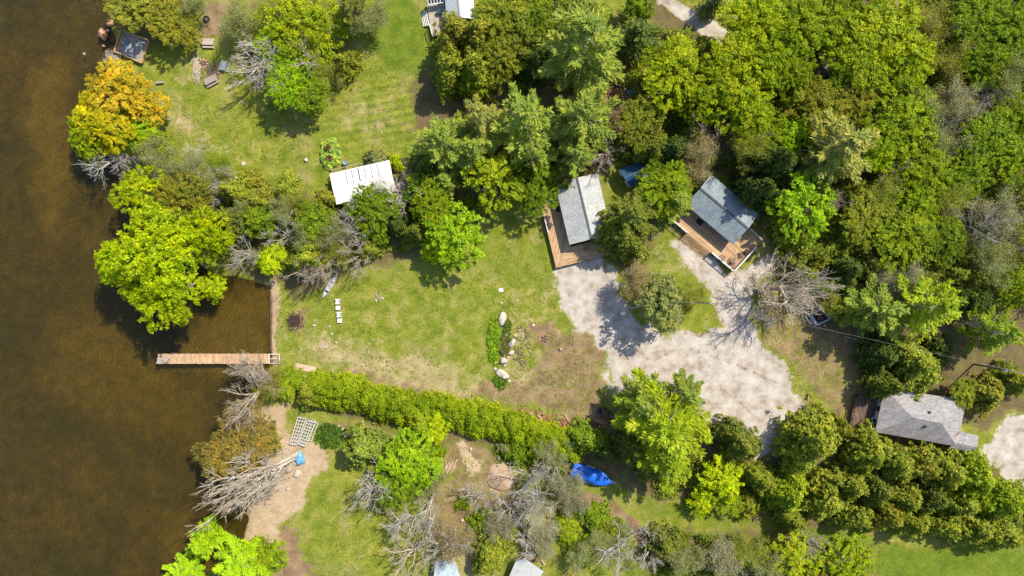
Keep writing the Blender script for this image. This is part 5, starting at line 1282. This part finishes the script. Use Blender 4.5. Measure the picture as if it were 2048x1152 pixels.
rock(941, 898, 2.5, 4, 'white stone at the top of the sandy yard track', ROCK, .25, -.3, name='stone', cat='stone'); rock(935, 932, 2.5, 2.5, 'white stone right of the firewood pile', ROCK, .2, 0, name='stone', cat='stone'); rock(998, 917, 4, 5, 'pale blue-grey rock at the head of the dirt heap', ROCKG, .4, .3)
rock(862, 1040, 5, 8, 'white block of rubble by the leaning grey trunk', ROCK, .5, .1); rock(852, 1054, 4, 5, 'smaller white block of rubble by the leaning grey trunk', ROCK, .4, .3); rock(925, 1040, 4, 3, 'white scrap on the brown yard below the person', ROCK, .3, .6)
m_ = MB(); p = W(1000, 955, 0); prof = [(2.7, -.05), (2.3, .12), (1.7, .4), (1.0, .62), (.4, .74), (.05, .76)]; m_.lathe((p.x, p.y, 0), prof, 22)
m_.v = [(x + .5 * mnoise.noise(Vector((x * .7, y * .7, 3))), y + .5 * mnoise.noise(Vector((x * .7, y * .7, 8))), z * (1 + .3 * mnoise.noise(Vector((x, y, 1))))) for x, y, z in m_.v]
single(m_, 'dirt_heap', plain('pale_dirt', (.40, .29, .20), .95, var=.4, scale=2), 'round heap of pale dirt in the lower yard', 'dirt heap', p, smooth=True)
def plank(a, b, z, w_, h_, mat, label, name='plank', cat='plank', group=None):
    m_ = MB(); p, q = W(*a, 0), W(*b, 0); p.z = q.z = z; m_.bar(p, q, w_, h_); return single(m_, name, mat, label, cat, (p + q) / 2 - Vector((0, 0, h_ / 2)), group)
LOGM = plain('cut_log', (.50, .37, .26), .9, var=.3); LOGD = plain('dark_log', (.20, .14, .10), .9, var=.4)
plank((1013, 970), (1026, 961), .35, .5, .2, ROCKG, 'pale grey slab lying on the edge of the dirt heap', 'slab', 'slab')
def logs(cx, cy, n_, L_, dir_, rx, ry, mat, label, group, rad=.11, name='log'):
    for i in range(n_):
        a = dir_ + random.gauss(0, .12); x = cx + random.uniform(-rx, rx); y = cy + random.uniform(-ry, ry); l = L_ * random.uniform(.7, 1.15) / 2
        z = .12 + .13 * (i % 3); p = W(x, y, 0); d = Vector((math.cos(a), math.sin(a), random.gauss(0, .04))) * l; r_ = rad * random.uniform(.8, 1.25)
        m_ = MB(); m_.tube([p - d + Vector((0, 0, z)), p + Vector((0, 0, z)), p + d + Vector((0, 0, z))], [r_, r_ * .95, r_ * .9], 8); single(m_, name, mat, label, 'log', (p.x, p.y, 0), group)
logs(896, 936, 9, 1.9, R(62), 11, 3, LOGM, 'pale cut log in the firewood pile of the lower yard', 'firewood logs'); logs(903, 929, 7, 1.8, R(62), 9, 4, LOGM, 'pale cut log in the firewood pile of the lower yard', 'firewood logs')
logs(1165, 850, 16, 2.2, R(120), 26, 8, LOGD, 'dark log in the brushy heap at the end of the hedge', 'logs of the dark heap', .13); logs(1205, 847, 8, 2.0, R(160), 14, 8, plain('orange_log', (.36, .19, .09), .9), 'reddish split log in the heap below the rusty trailer', 'reddish split logs', .14)
for i, (a, b, lb) in enumerate([((1129, 828), (1139, 845), 'pale debarked log at the edge of the dirt beside the hedge'), ((1055, 823), (1066, 829), 'short pale log beside the hedge on the worn lawn'), ((985, 799), (998, 806), 'thin grey log along the top of the hedge'), ((1075, 830), (1084, 838), 'short stub of pale log in the wood chips')]):
    m_ = MB(); p, q = W(*a), W(*b); u = Vector((0, 0, .15)); m_.tube([p + u, q + u], .13 if i != 2 else .07, 8); single(m_, 'log', LOGM, lb, 'log', (p + q) / 2)
chips = []
for k in range(900):
    f = random.random(); x = lerp(1035, 1190, f) + random.gauss(0, 8); y = lerp(822, 862, f) + random.gauss(0, 5); chips.append(W(x, y, .03 + random.random() * .12))
V_, F_ = leaves(np.array([tuple(c_) for c_ in chips]), .12 * rng.uniform(.5, 1.6, len(chips)), None, .5, 2.2); me_ = foliage_mesh('wood_chips', [(V_, F_, rng.uniform(0, 1, len(chips)))], LEAF); ch = bpy.data.objects.new('wood_chips', me_); C.objects.link(ch); ch.color = (.42, .26, .15, 1); ch['kind'] = 'stuff'; tag(ch, 'orange-brown wood chips scattered along the upper side of the hedge', 'wood chips')
# campfire places
def campfire(px, py, label, rr, stonemat, n_=9, steel=False):
    p = W(px, py, 0); t = thing('campfire', label, 'campfire', p)
    if steel: m_ = MB(); m_.lathe(p, [(.55, 0), (.58, .35), (.50, .35), (.48, .1), (.0, .06)], 20); m_.build('steel_ring', M_DARK, t)
    else:
        for i in range(n_): a = 6.28 * i / n_; m_ = MB(); m_.rock((p.x + rr * math.cos(a), p.y + rr * math.sin(a), .1), (.26, .2, .17, a), i + px, 6); m_.build('stone', stonemat, t, True)
    m_ = MB(); m_.lathe(p, [(rr * .9, 0), (rr * .7, .05), (.02, .08)], 16); m_.build('ash', plain('ash', (.16, .14, .13), .95, var=.4), t)
    for i in range(3): a = i * 1.1 + px; m_ = MB(); d = Vector((math.cos(a), math.sin(a), 0)) * rr * .8; u = Vector((0, 0, .15)); m_.tube([p - d + u, p + d + u], .07, 6); m_.build('charred_log', LOGD, t)
campfire(406, 128, 'campfire ring of orange stones among the picnic tables', .75, ROCKO); campfire(414, 39, 'round dark steel fire pit on the ash patch near the top edge', .5, ROCKG, steel=True); campfire(1090, 677, 'small burnt-out campfire right of the rock garden', .5, LOGD, 5)
def brush(px, py, rx, ry, N, colr, label, name='brush_pile', z=.35, L_=.9, yaw=None, cat='brush pile', base=0):
    p = W(px, py, 0); m_ = MB()
    if base: m_.lathe((p.x, p.y, 0), [(base, .0), (base * .7, .1), (.02, .13)], 14)
    for i in range(N):
        a = random.uniform(0, 6.28) if yaw is None else yaw + random.gauss(0, .35); x, y = random.gauss(0, rx / PPM * .45), random.gauss(0, ry / PPM * .45); d = Vector((math.cos(a), math.sin(a), random.gauss(0, .15))) * L_ * random.uniform(.3, .7); c_ = p + Vector((x, y, .05 + random.random() * z)); m_.tube([c_ - d, c_ + d], .02 + .02 * random.random(), 3, False)
    return single(m_, name, colr, label, cat, p)
M_BR = plain('pale_brush', (.46, .40, .32), .9); M_BRD = plain('dark_brush', (.16, .13, .10), .9)
brush(394, 134, 9, 30, 170, M_BR, 'strip of pale brushwood left of the campfire ring', yaw=R(85)); brush(425, 142, 22, 16, 120, M_BRD, 'dark twigs scattered between campfire and picnic tables', z=.1)
brush(590, 643, 17, 18, 300, plain('mulch', (.07, .045, .035), .95), 'dark mulch and root pile on the lawn near the beach', z=.12, L_=.6, base=1.0); brush(380, 62, 30, 14, 160, M_BR, 'grey brushwood heap under the brownish olive tree'); brush(758, 595, 7, 9, 30, M_BR, 'little twig pile on the middle lawn', z=.15, L_=.6)
brush(1063, 1085, 20, 16, 220, M_BRD, 'dark brush heap in the rubble yard at the bottom', z=.7); brush(230, 112, 16, 16, 90, M_BR, 'driftwood tangle at the lower corner of the timber platform', z=.3)
brush(1180, 852, 30, 12, 160, M_BRD, 'brushwood spread over the dark log heap', z=.4)
m_ = MB(); p = W(1121.5, 698, 0); m_.lathe(p, [(.26, 0), (.22, .1), (.20, .42), (.02, .43)], 14); single(m_, 'stump', plain('cut_stump', (.42, .37, .31), .9), 'short tree stump right of the small burnt-out campfire', 'stump', p)
# boards and pallet
PW = plain('worn_plywood', (.50, .38, .28), .85, var=.3, scale=1.2); q = [W(x, y, .12) for x, y in ((591, 726), (634, 733.5), (631, 745), (589.5, 740))]; m_ = MB(); slab(m_, q, .05); single(m_, 'plywood_sheet', PW, 'long worn plywood sheet on the grass beside the dock landing', 'board', W(611, 735, 0))
t = thing('pallet', 'faded wooden pallet lying on the lawn below the stones', 'pallet', W(647, 690, 0)); m_ = MB(); p = W(647, 690, 0)
for i in range(7): m_.box(p + Vector((-.72 + i * .24, -.03 * i, .13)), (.13, .95, .03), R(-12))
m_.build('slat', PW, t); m_ = MB(); [m_.box(p + Vector((0, y, .06)), (1.6, .09, .09), R(-9)) for y in (-.38, 0, .38)]; m_.build('bearer', PW, t)
m_ = MB(); m_.box(W(1002, 580, .1), (.8, .62, .14), R(8)); single(m_, 'white_board', M_CHW, 'square white board lying alone on the middle lawn', 'board', W(1002, 580, 0)); m_ = MB(); m_.box(W(487, 327, .04), (.62, .62, .08), R(4)); single(m_, 'paving_stone', plain('pink_paver', (.55, .42, .36), .8), 'single square paving stone on the upper lawn edge', 'paving stone', W(487, 327, 0))
m_ = MB(); p = W(613, 320.5, 0); m_.lathe(p, [(.22, 0), (.22, .25), (.30, .27), (.24, .42), (.02, .5)], 14); single(m_, 'vent_cap', M_CHW, 'little white capped vent standing on the upper lawn', 'vent', p, smooth=True)
for (x, y, lb) in ((475, 356, 'left white paint pail at the lawn edge by the shrub belt'), (483, 356, 'right white paint pail at the lawn edge by the shrub belt')): m_ = MB(); p = W(x, y, 0); m_.lathe(p, [(.2, 0), (.26, .4), (.28, .4), (.28, .44), (.02, .45)], 14); single(m_, 'pail', M_CHW, lb, 'pail', p, 'white pails')
# flower bed, rock garden plants
def plants(px, py, rx, ry, N, colr, hz, name, label, cat, soil=True, leaf=.14, shp=None):
    p = W(px, py, 0); t = thing(name, label, cat, p)
    if soil:
        m_ = MB(); m_.lathe((p.x, p.y, 0), [(1, -.02), (.9, .08), (.02, .12)], 24); m_.v = [(p.x + (x - p.x) * rx / PPM, p.y + (y - p.y) * ry / PPM, z) for x, y, z in m_.v]; m_.build('soil', plain('bed_soil', (.12, .07, .045), .95), t)
    k = int(N / 14); a = rng.uniform(0, 6.28, k); r_ = np.sqrt(rng.random(k)) * .97; cx = r_ * np.cos(a) * rx / PPM; cy = r_ * np.sin(a) * ry / PPM; hh = hz * rng.uniform(.4, 1, k)
    c_ = np.repeat(np.stack([cx, cy, hh], 1), 14, 0) + rng.normal(0, .13, (k * 14, 3)); c_[:, 2] = np.maximum(c_[:, 2], .04); vv = np.repeat(rng.uniform(.1, .9, k), 14) + rng.normal(0, .1, k * 14)
    V_, F_ = leaves(c_, leaf * rng.uniform(.6, 1.3, len(c_)), None, .6); f = bpy.data.objects.new('foliage', foliage_mesh('foliage', [(V_, F_, vv)], LEAF)); C.objects.link(f); f.parent = t; f.color = (*colr, 1)
plants(662, 307, 20, 31, 3600, (.46, .62, .12), .5, 'flower_bed', 'oval flower bed of light green plants on the upper lawn', 'flower bed')
for (x, y, lb) in ((657, 296, 'upper brown-leafed shrub in the oval flower bed'), (661, 318, 'lower brown-leafed shrub in the oval flower bed')): plants(x, y, 5, 5, 260, (.20, .09, .05), .8, 'low_shrub', lb, 'shrub', False)
plants(988, 680, 12, 48, 2600, (.27, .44, .02), .25, 'rock_garden_plants', 'vivid green ground plants along the left side of the rock garden', 'garden plants', False)
plants(1014, 655, 8, 18, 700, (.16, .24, .02), .3, 'rock_garden_plants', 'small green plants between the upper rocks of the rock garden', 'garden plants', False); plants(1010, 690, 11, 22, 700, (.20, .21, .06), .25, 'rock_garden_plants', 'reddish-green sparse plants in the middle of the rock garden', 'garden plants', False)
plants(1045, 690, 22, 40, 900, (.42, .40, .22), .2, 'rock_garden_plants', 'straw-pale seed heads on the slope right of the rock garden', 'garden plants', False, .10); plants(1002, 762, 16, 16, 500, (.14, .27, .02), .25, 'rock_garden_plants', 'green weeds around the mottled slab', 'garden plants', False)
plants(660, 872, 30, 26, 2000, (.10, .20, .02), .3, 'weed_patch', 'green weed patch right of the stacked gangway frames', 'weeds', False)
# ================================================================ BOATS, TRAILERS, DOCK FRAMES
t = thing('canoe', 'pale grey canoe drawn up on the lawn edge under the bare trees', 'canoe', W(660, 573, 0)); a0, b0 = W(674.5, 549.5, 0), W(646.5, 595.5, 0); ax = (b0 - a0).normalized(); sy = Vector((-ax.y, ax.x, 0)); L_ = (b0 - a0).length; mid = (a0 + b0) / 2
ns_, nc = 17, 9; vs = []; fs = []; rimL, rimR = [], []
for i in range(ns_):
    u = -1 + 2 * i / (ns_ - 1); wd = .46 * (1 - abs(u) ** 2.2) + .012; sh = .38 + .2 * abs(u) ** 3
    for j in range(nc):
        v = -1 + 2 * j / (nc - 1); vs.append(mid + ax * u * L_ / 2 * (1 - .03 * (1 - abs(v))) + sy * wd * math.copysign(abs(v) ** .7, v) + Vector((0, 0, .05 + sh * abs(v) ** 2.6)))
    rimL.append(vs[-nc]); rimR.append(vs[-1])
for i in range(ns_ - 1):
    for j in range(nc - 1): fs.append((i * nc + j, (i + 1) * nc + j, (i + 1) * nc + j + 1, i * nc + j + 1))
m_ = MB(); m_.add(vs, fs); hull = m_.build('hull', plain('canoe_grey', (.52, .55, .58), .45, var=.08), t, True); md = hull.modifiers.new('thick', 'SOLIDIFY'); md.thickness = .025
m_ = MB(); m_.tube(rimL, .025, 6); m_.tube(rimR, .025, 6); m_.build('gunwale', plain('canoe_rim', (.62, .62, .60), .5), t)
for f in (-.38, .42): m_ = MB(); c_ = mid + ax * f * L_ / 2; w__ = .38; m_.bar(c_ - sy * w__ + Vector((0, 0, .34)), c_ + sy * w__ + Vector((0, 0, .34)), .24, .03); m_.build('seat', M_DARK if f > 0 else M_STEEL, t)
m_ = MB(); m_.bar(mid - sy * .44 + Vector((0, 0, .4)), mid + sy * .44 + Vector((0, 0, .4)), .08, .03); m_.build('thwart', M_BROWN, t)
def paddle(a, b, col, label):
    p, q = W(*a, .05), W(*b, .05); t = thing('paddle', label, 'paddle', (p + q) / 2 - Vector((0, 0, .05)), 'canoe paddles'); m_ = MB(); m_.tube([p, lerp(p, q, .7)], .025, 6); m_.build('shaft', col, t); m_ = MB(); m_.bar(lerp(p, q, .68), q, .2, .025); m_.build('blade', col, t)
paddle((671, 561), (680.5, 570), plain('orange_paddle', (.55, .20, .04), .5), 'orange-bladed paddle leaning at the upper half of the canoe'); paddle((658, 583), (665.5, 592.5), plain('tan_paddle', (.50, .34, .16), .6), 'thin tan paddle at the lower half of the canoe')
# covered boat on its trailer
st, bw = W(1143, 935, 0), W(1224, 963, 0); ax = (bw - st).normalized(); sy = Vector((-ax.y, ax.x, 0)); L_ = (bw - st).length
t = thing('covered_boat', 'motorboat under a bright blue cover in the shade of the hedge end', 'boat', (st + bw) / 2); BL = plain('blue_cover', (.006, .12, .62), .45, var=.25, scale=1.2, spec=.5)
ns_, nc = 26, 15; vs = []; fs = []
for i in range(ns_):
    u = i / (ns_ - 1); wd = 1.32 * (1 - max(0, (u - .55) / .45) ** 2.2) * (.93 + .07 * min(1, u * 6)) + .03
    for j in range(nc):
        v = -1 + 2 * j / (nc - 1); hgt = 1.35 + .18 * math.sin(3.14 * min(1, u * 1.4)); cab = math.exp(-((u - .47) / .13) ** 4) * .75 * max(0, 1 - abs(v / .72) ** 4)
        edge = max(0, (abs(v) - .8) / .2); z = hgt * (1 - .10 * abs(v) ** 2) + cab - edge * .55 + .05 * mnoise.noise(Vector((u * 9, v * 3, 2))) - .05 * abs(math.sin(u * 22)) * abs(v)
        vs.append(st + ax * u * L_ + sy * wd * min(1, abs(v) / .8) * (1.03 if edge else 1) * (1 if v > 0 else -1) + Vector((0, 0, z)))
for i in range(ns_ - 1):
    for j in range(nc - 1): fs.append((i * nc + j, (i + 1) * nc + j, (i + 1) * nc + j + 1, i * nc + j + 1))
m_ = MB(); m_.add(vs, fs); cv = m_.build('cover', BL, t, True); md = cv.modifiers.new('thick', 'SOLIDIFY'); md.thickness = .02
hp = [(0, 1.2), (.55, 1.22), (.8, .85), (.93, .4), (.985, .03)]; m_ = MB(); poly = [st + ax * u * L_ + sy * w_ * .93 for u, w_ in hp] + [st + ax * u * L_ - sy * w_ * .93 for u, w_ in hp[::-1]]; m_.prism([(p.x, p.y) for p in poly], .55, 1.1); m_.build('hull', M_WHITE, t)
tr = thing('boat_trailer', 'galvanised trailer carrying the blue-covered boat', 'trailer', (st + bw) / 2 + Vector((0, 0, .0)))
m_ = MB()
for s_ in (-.8, .8): m_.bar(st + ax * .6 + sy * s_ + Vector((0, 0, .45)), st + ax * (L_ * .72) + sy * s_ + Vector((0, 0, .45)), .1); m_.bar(st + ax * (L_ * .72) + sy * s_ + Vector((0, 0, .45)), bw + ax * .8 + Vector((0, 0, .45)), .1)
m_.bar(st + ax * 2.8 - sy * 1.25 + Vector((0, 0, .35)), st + ax * 2.8 + sy * 1.25 + Vector((0, 0, .35)), .08); m_.build('chassis', M_STEEL, tr)
for u in (2.7, 3.55):
    for s_ in (-1.3, 1.3):
        c_ = st + ax * u + sy * s_ + Vector((0, 0, .33)); m_ = MB(); m_.tube([c_ - sy * .1, c_ + sy * .1], .33, 16); wh = m_.build('wheel', M_RUBBER, tr)
        m_ = MB(); m_.tube([c_ - sy * .11, c_ + sy * .11], .17, 12); m_.build('rim', M_STEEL, wh)
        m_ = MB(); m_.bar(c_ - ax * .4 + Vector((0, 0, .40)) + sy * .05 * s_, c_ + ax * .4 + Vector((0, 0, .40)) + sy * .05 * s_, .30, .04); m_.build('mudguard', M_SIDB, tr)
def boxtrailer(poly, label, side, floor_, load=None, z=.75, wid=.5):
    q = [W(x, y, z) for x, y in poly]; cen = sum(q, Vector((0, 0, 0))) / 4; t = thing('utility_trailer', label, 'trailer', (cen.x, cen.y, 0))
    for i in range(4): m_ = MB(); m_.bar(q[i] - Vector((0, 0, .18)), q[(i + 1) % 4] - Vector((0, 0, .18)), wid * (1 if i % 2 else .45), .36 + .004 * i); m_.build('side_panel', side, t)
    m_ = MB(); m_.prism([(p.x, p.y) for p in inset(q, .15)], .42, .48); m_.build('bed', floor_, t)
    d = (q[1] - q[0]).normalized(); e = (q[2] - q[1]).normalized(); c0 = lerp(cen, cen, 0); half = (q[1] - q[0]).length / 2
    for s_ in (-1, 1): c_ = Vector((cen.x, cen.y, .32)) + d * s_ * (half + .15); m_ = MB(); m_.tube([c_ - d * .1, c_ + d * .1], .32, 14); m_.build('wheel', M_RUBBER, t)
    m_ = MB(); f0 = (q[2] + q[3]) / 2; m_.bar((f0.x, f0.y, .4), (f0.x + e.x * 1.1, f0.y + e.y * 1.1, .4), .08); m_.build('drawbar', M_STEEL, t)
    if load:
        m_ = MB()
        for k in range(10): c_ = cen + d * random.uniform(-.6, .6) + e * random.uniform(-.7, .7); m_.box((c_.x, c_.y, .56 + .03 * k), (random.uniform(.3, .9), random.uniform(.15, .4), .12), random.uniform(0, 3))
        m_.build('load', load, t)
boxtrailer([(1620, 628), (1647, 616), (1661.6, 637.7), (1633, 650)], 'small open trailer with pale grey sides under the white dead tree', plain('pale_grey_panel', (.38, .44, .47), .5), M_DARK, plain('rusty_load', (.14, .06, .05), .8), wid=.62)
boxtrailer([(1193.4, 827), (1198.6, 814), (1222, 825), (1216.8, 838)], 'rusty brown trailer full of scrap at the gravel edge above the log heap', plain('rust_brown', (.12, .085, .07), .8), M_DARK, plain('brown_scrap', (.17, .09, .05), .8), wid=.16)
ALU = plain('aluminium_frame', (.62, .61, .60), .45, .2, var=.1)
def lattice(poly, nx_, ny_, z, label, bw_=.09):
    q = [W(x, y, z) for x, y in poly]; cen = sum(q, Vector((0, 0, 0))) / 4; t = thing('aluminium_gangway', label, 'gangway', (cen.x, cen.y, 0), 'stored gangways')
    m_ = MB()
    for i in range(4): m_.bar(q[i], q[(i + 1) % 4], bw_ * 1.6, .14)
    m_.build('border', ALU, t); m_ = MB()
    for i in range(1, nx_): f = i / nx_; m_.bar(lerp(q[0], q[1], f), lerp(q[3], q[2], f), bw_, .1)
    for i in range(1, ny_): f = i / ny_; m_.bar(lerp(q[0], q[3], f) + Vector((0, 0, .004)), lerp(q[1], q[2], f) + Vector((0, 0, .004)), bw_, .09)
    m_.build('crossbar', ALU, t)
    m_ = MB()
    for p in q: m_.bar((p.x, p.y, 0), p, .1)
    m_.build('support', ALU, t)
lattice([(595.8, 834.3), (612, 837), (593.2, 890.3), (579.5, 887.7)], 3, 8, .5, 'left of the two gridded aluminium gangway frames on the beach'); lattice([(614.7, 840.8), (631, 845), (610, 893), (597, 887.7)], 3, 8, .55, 'right of the two gridded aluminium gangway frames on the beach')
lattice([(624, 838), (636, 847), (623, 882), (613, 880)], 2, 4, .25, 'open-celled aluminium frame under the right gridded one', .06); lattice([(573, 885), (585, 890), (573, 918), (566, 914)], 2, 3, .2, 'small narrow aluminium frame behind the dead tree trunk', .06)
m_ = MB(); p = W(600, 916, 0); m_.rock((p.x, p.y, .35), (.82, 1.25, .7, .25), 31, 14); single(m_, 'tarpaulin_heap', plain('light_blue_tarp', (.12, .36, .62), .45, var=.3, scale=2), 'light blue tarpaulin bundled at the foot of the big dead tree', 'tarpaulin', p, smooth=True)
# patio and things round it
m_ = MB(); q = [W(x, y, .12) for x, y in ((1205, 178), (1246, 168), (1262, 196), (1212, 208))]; m_.prism([(p.x, p.y) for p in q], -.05, .12); single(m_, 'patio', plain('brick_patio', (.25, .12, .085), .9, var=.4, scale=4), 'little reddish patio in the shade below the giant pine', 'patio', W(1230, 188, 0))
t = thing('garden_seat', 'black garden seat with a white rail behind it on the reddish patio', 'bench', W(1236, 172, .12)); p = W(1234, 171, .12); m_ = MB(); m_.box(p + Vector((0, 0, .4)), (1.9, .6, .1), R(15)); m_.box(p + Vector((0, .3, .65)), (1.9, .08, .5), R(15)); m_.build('seat', M_DARK, t)
for x in (-.8, .8): m_ = MB(); m_.bar(p + Vector((x, .2 * x, 0)), p + Vector((x, .2 * x, .4)), .08); m_.build('leg', M_DARK, t)
m_ = MB(); m_.bar(W(1245, 159, .9), W(1250.5, 179, .9), .12, .1); m_.bar(W(1245, 159, .1), W(1245, 159, .9), .08); m_.bar(W(1250.5, 179, .1), W(1250.5, 179, .9), .08); m_.build('rail', M_WHITE, t)
rock(1262, 186, 12, 6, 'blue-grey crumpled tarpaulin on the ground right of the reddish patio', plain('grey_tarp', (.14, .20, .24), .6), .35, -.2, name='tarpaulin_heap', cat='tarpaulin')
# timbers in the rubble yard
OB = plain('orange_beam', (.42, .24, .12), .8)
for a, b, lb in (((1082, 1118), (1090, 1128), 'short pale timber beside the grey sheet lean-to'), ((1076, 1122), (1086, 1110), 'orange timber leaning on the dark brush heap'), ((1118, 1156), (1140, 1136), 'left orange beam cut by the bottom edge'), ((1134, 1160), (1166, 1126), 'long orange beam right of the left one at the bottom edge'), ((948, 1150), (962, 1110), 'long pale timber in the rubble beside the olive cedar'), ((985, 1052), (1003, 1032), 'grey plank under the shadows of the leafless trees')):
    plank(a, b, .35, .22, .18, OB if 'orange' in lb else PW, lb, 'timber', 'timber')
t = thing('timber_crate', 'open timber crate with rusty scrap at the bottom of the rubble yard', 'crate', W(1064, 1112, 0)); q = [W(x, y, .7) for x, y in ((1055, 1104), (1076, 1102), (1070, 1124), (1052, 1120))]
for i in range(4): m_ = MB(); m_.bar(q[i] - Vector((0, 0, .3)), q[(i + 1) % 4] - Vector((0, 0, .3)), .1, .6 + .004 * i); m_.build('side', M_BROWN, t)
m_ = MB(); [m_.box((W(1064, 1112).x + random.uniform(-.5, .5), W(1064, 1112).y + random.uniform(-.6, .6), .2 + .05 * k), (.5, .15, .1), random.uniform(0, 3)) for k in range(9)]; m_.build('scrap', OB, t)
# ================================================================ POLES AND WIRES
def pole(px, py, h, label, arm=0.0):
    tp = W(px, py, h); t = thing('utility_pole', label, 'utility pole', (tp.x, tp.y, 0), 'utility poles'); m_ = MB(); m_.tube([(tp.x, tp.y, -.2), (tp.x, tp.y, h)], [.17, .11], 10); m_.build('mast', plain('pole_wood', (.20, .16, .13), .9), t)
    m_ = MB(); m_.tube([tp, tp + Vector((0, 0, .18))], .07, 8); m_.build('insulator', M_WHITE, t); return t, tp
t1, a = pole(1421, 607, 9, 'utility pole on the grass island between the gravel arms'); t2, b = pole(2024, 741, 9.5, 'utility pole with a transformer near the right edge')
m_ = MB(); m_.bar(b + Vector((-1.1, .35, -.4)), b + Vector((1.1, -.35, -.4)), .12, .12); m_.build('crossarm', M_BROWN, t2); m_ = MB(); c_ = b + Vector((-.35, -.1, -1.1)); m_.tube([c_ - Vector((0, 0, .45)), c_ + Vector((0, 0, .45))], .28, 14); m_.build('transformer', M_STEEL, t2)
def wire(p, q, sag, r_, label):
    pts = [lerp(p, q, i / 24) - Vector((0, 0, sag * 4 * (i / 24) * (1 - i / 24))) for i in range(25)]; m_ = MB(); m_.tube(pts, r_, 6); mid_ = pts[12]; single(m_, 'power_line', plain('cable', (.30, .28, .26), .6), label, 'power line', (p.x, p.y, 0))
wire(a, b, 1.1, .013, 'long power cable strung between the two utility poles'); wire(a, W(1338, 603, 6.5), .3, .025, 'short cable from the island pole into the feathery grey-green tree'); wire(b, W(2130, 768, 9), .3, .04, 'cable running off the right edge from the transformer pole')
# pale bar on the ground, added for the sunlit stretch of power cable
m_ = MB(); m_.tube([W(1688, 673, .2), W(1745, 686, .2)], [.10, .09], 8); single(m_, 'cable_glint_bar', M_BR, 'pale straight bar drawn for the sunlit stretch of cable below the left twin pine', 'cable glint', W(1716, 680, 0))
# ================================================================ PERSON
def person(px, py):
    p = W(px, py, 0); t = bpy.data.objects.new('person', None)
    J = {'pel': (0, 0, .95), 'sp': (0, .01, 1.15), 'ch': (0, 0, 1.36), 'nk': (0, .02, 1.50), 'hd': (0, .03, 1.60), 'ht': (0, .02, 1.72)}
    V_ = list(J.values()); rad = [.15, .13, .16, .06, .095, .085]; E_ = [(0, 1), (1, 2), (2, 3), (3, 4), (4, 5)]
    def chain(root_, pts, rr):
        k = root_
        for q, r_ in zip(pts, rr): V_.append(q); rad.append(r_); E_.append((k, len(V_) - 1)); k = len(V_) - 1
        return k
    for s in (-1, 1):
        chain(0, [(.10 * s, 0, .88), (.11 * s, .02 + .05 * s, .50), (.11 * s, -.03 + .08 * s, .09), (.12 * s, .14 + .08 * s, .05)], [.095, .062, .045, .035])
        wr = chain(2, [(.19 * s, 0, 1.40), (.26 * s, -.02, 1.14), (.27 * s, .08, .92), (.27 * s, .11, .86)], [.06, .042, .028, .030])
        for k in range(4): chain(wr, [(.255 * s + .008 * (k - 1.5), .115 + .016 * (k - 1.5), .80), (.25 * s + .008 * (k - 1.5), .12 + .016 * (k - 1.5), .765 - .008 * (k == 1))], [.010, .008])
        chain(wr, [(.235 * s, .14, .83), (.235 * s, .155, .80)], [.010, .009])
    m = bpy.data.meshes.new('body'); m.from_pydata(V_, E_, []); o = bpy.data.objects.new('person', m); C.objects.link(o)
    md = o.modifiers.new('skin', 'SKIN'); sv = m.skin_vertices[0].data
    for i, r_ in enumerate(rad): sv[i].radius = (r_, r_ * (.75 if i < 3 else 1)); sv[i].use_root = i == 0
    s_ = o.modifiers.new('sub', 'SUBSURF'); s_.levels = 2; s_.render_levels = 2
    m.materials.append(plain('skin', (.42, .24, .16), .6, var=.08)); o.location = p; o.rotation_euler = (0, 0, R(35)); tag(o, 'person in a white shirt and dark trousers standing in the brown yard', 'person')
    def child(name, mb, mat): mb2 = bpy.data.meshes.new(name); mb2.from_pydata(mb.v, [], mb.f); mb2.materials.append(mat); mb2.polygons.foreach_set('use_smooth', [True] * len(mb2.polygons)); c_ = bpy.data.objects.new(name, mb2); C.objects.link(c_); c_.parent = o
    h_ = MB(); h_.lathe((0, .01, 1.62), [(.105, -.03), (.115, .03), (.10, .09), (.06, .125), (.01, .135)], 14); child('hair', h_, plain('dark_hair', (.02, .015, .012), .7))
    s2 = MB(); s2.lathe((0, 0, .90), [(.20, 0), (.185, .2), (.215, .42), (.20, .54), (.08, .60)], 16)
    for s in (-1, 1): s2.tube([(.17 * s, 0, 1.43), (.25 * s, -.01, 1.2)], [.085, .065], 8)
    s2.v = [(x, y * .72, z) for x, y, z in s2.v]; child('shirt', s2, plain('white_shirt', (.72, .70, .74), .8, var=.06))
    t2_ = MB()
    for s in (-1, 1): t2_.tube([(.09 * s, 0, .95), (.11 * s, .02 + .05 * s, .50), (.11 * s, -.03 + .08 * s, .10)], [.13, .09, .07], 10)
    child('trousers', t2_, plain('dark_trousers', (.03, .03, .05), .8))
    for s in (-1, 1):
        e_ = MB(); e_.rock((.035 * s, .118, 1.625), (.012, .008, .009), 2, 5); child('eye', e_, M_DARK)
    n_ = MB(); n_.rock((0, .130, 1.60), (.014, .018, .022), 3, 5); child('nose', n_, plain('skin', (.42, .24, .16)))
person(937.3, 982.6)
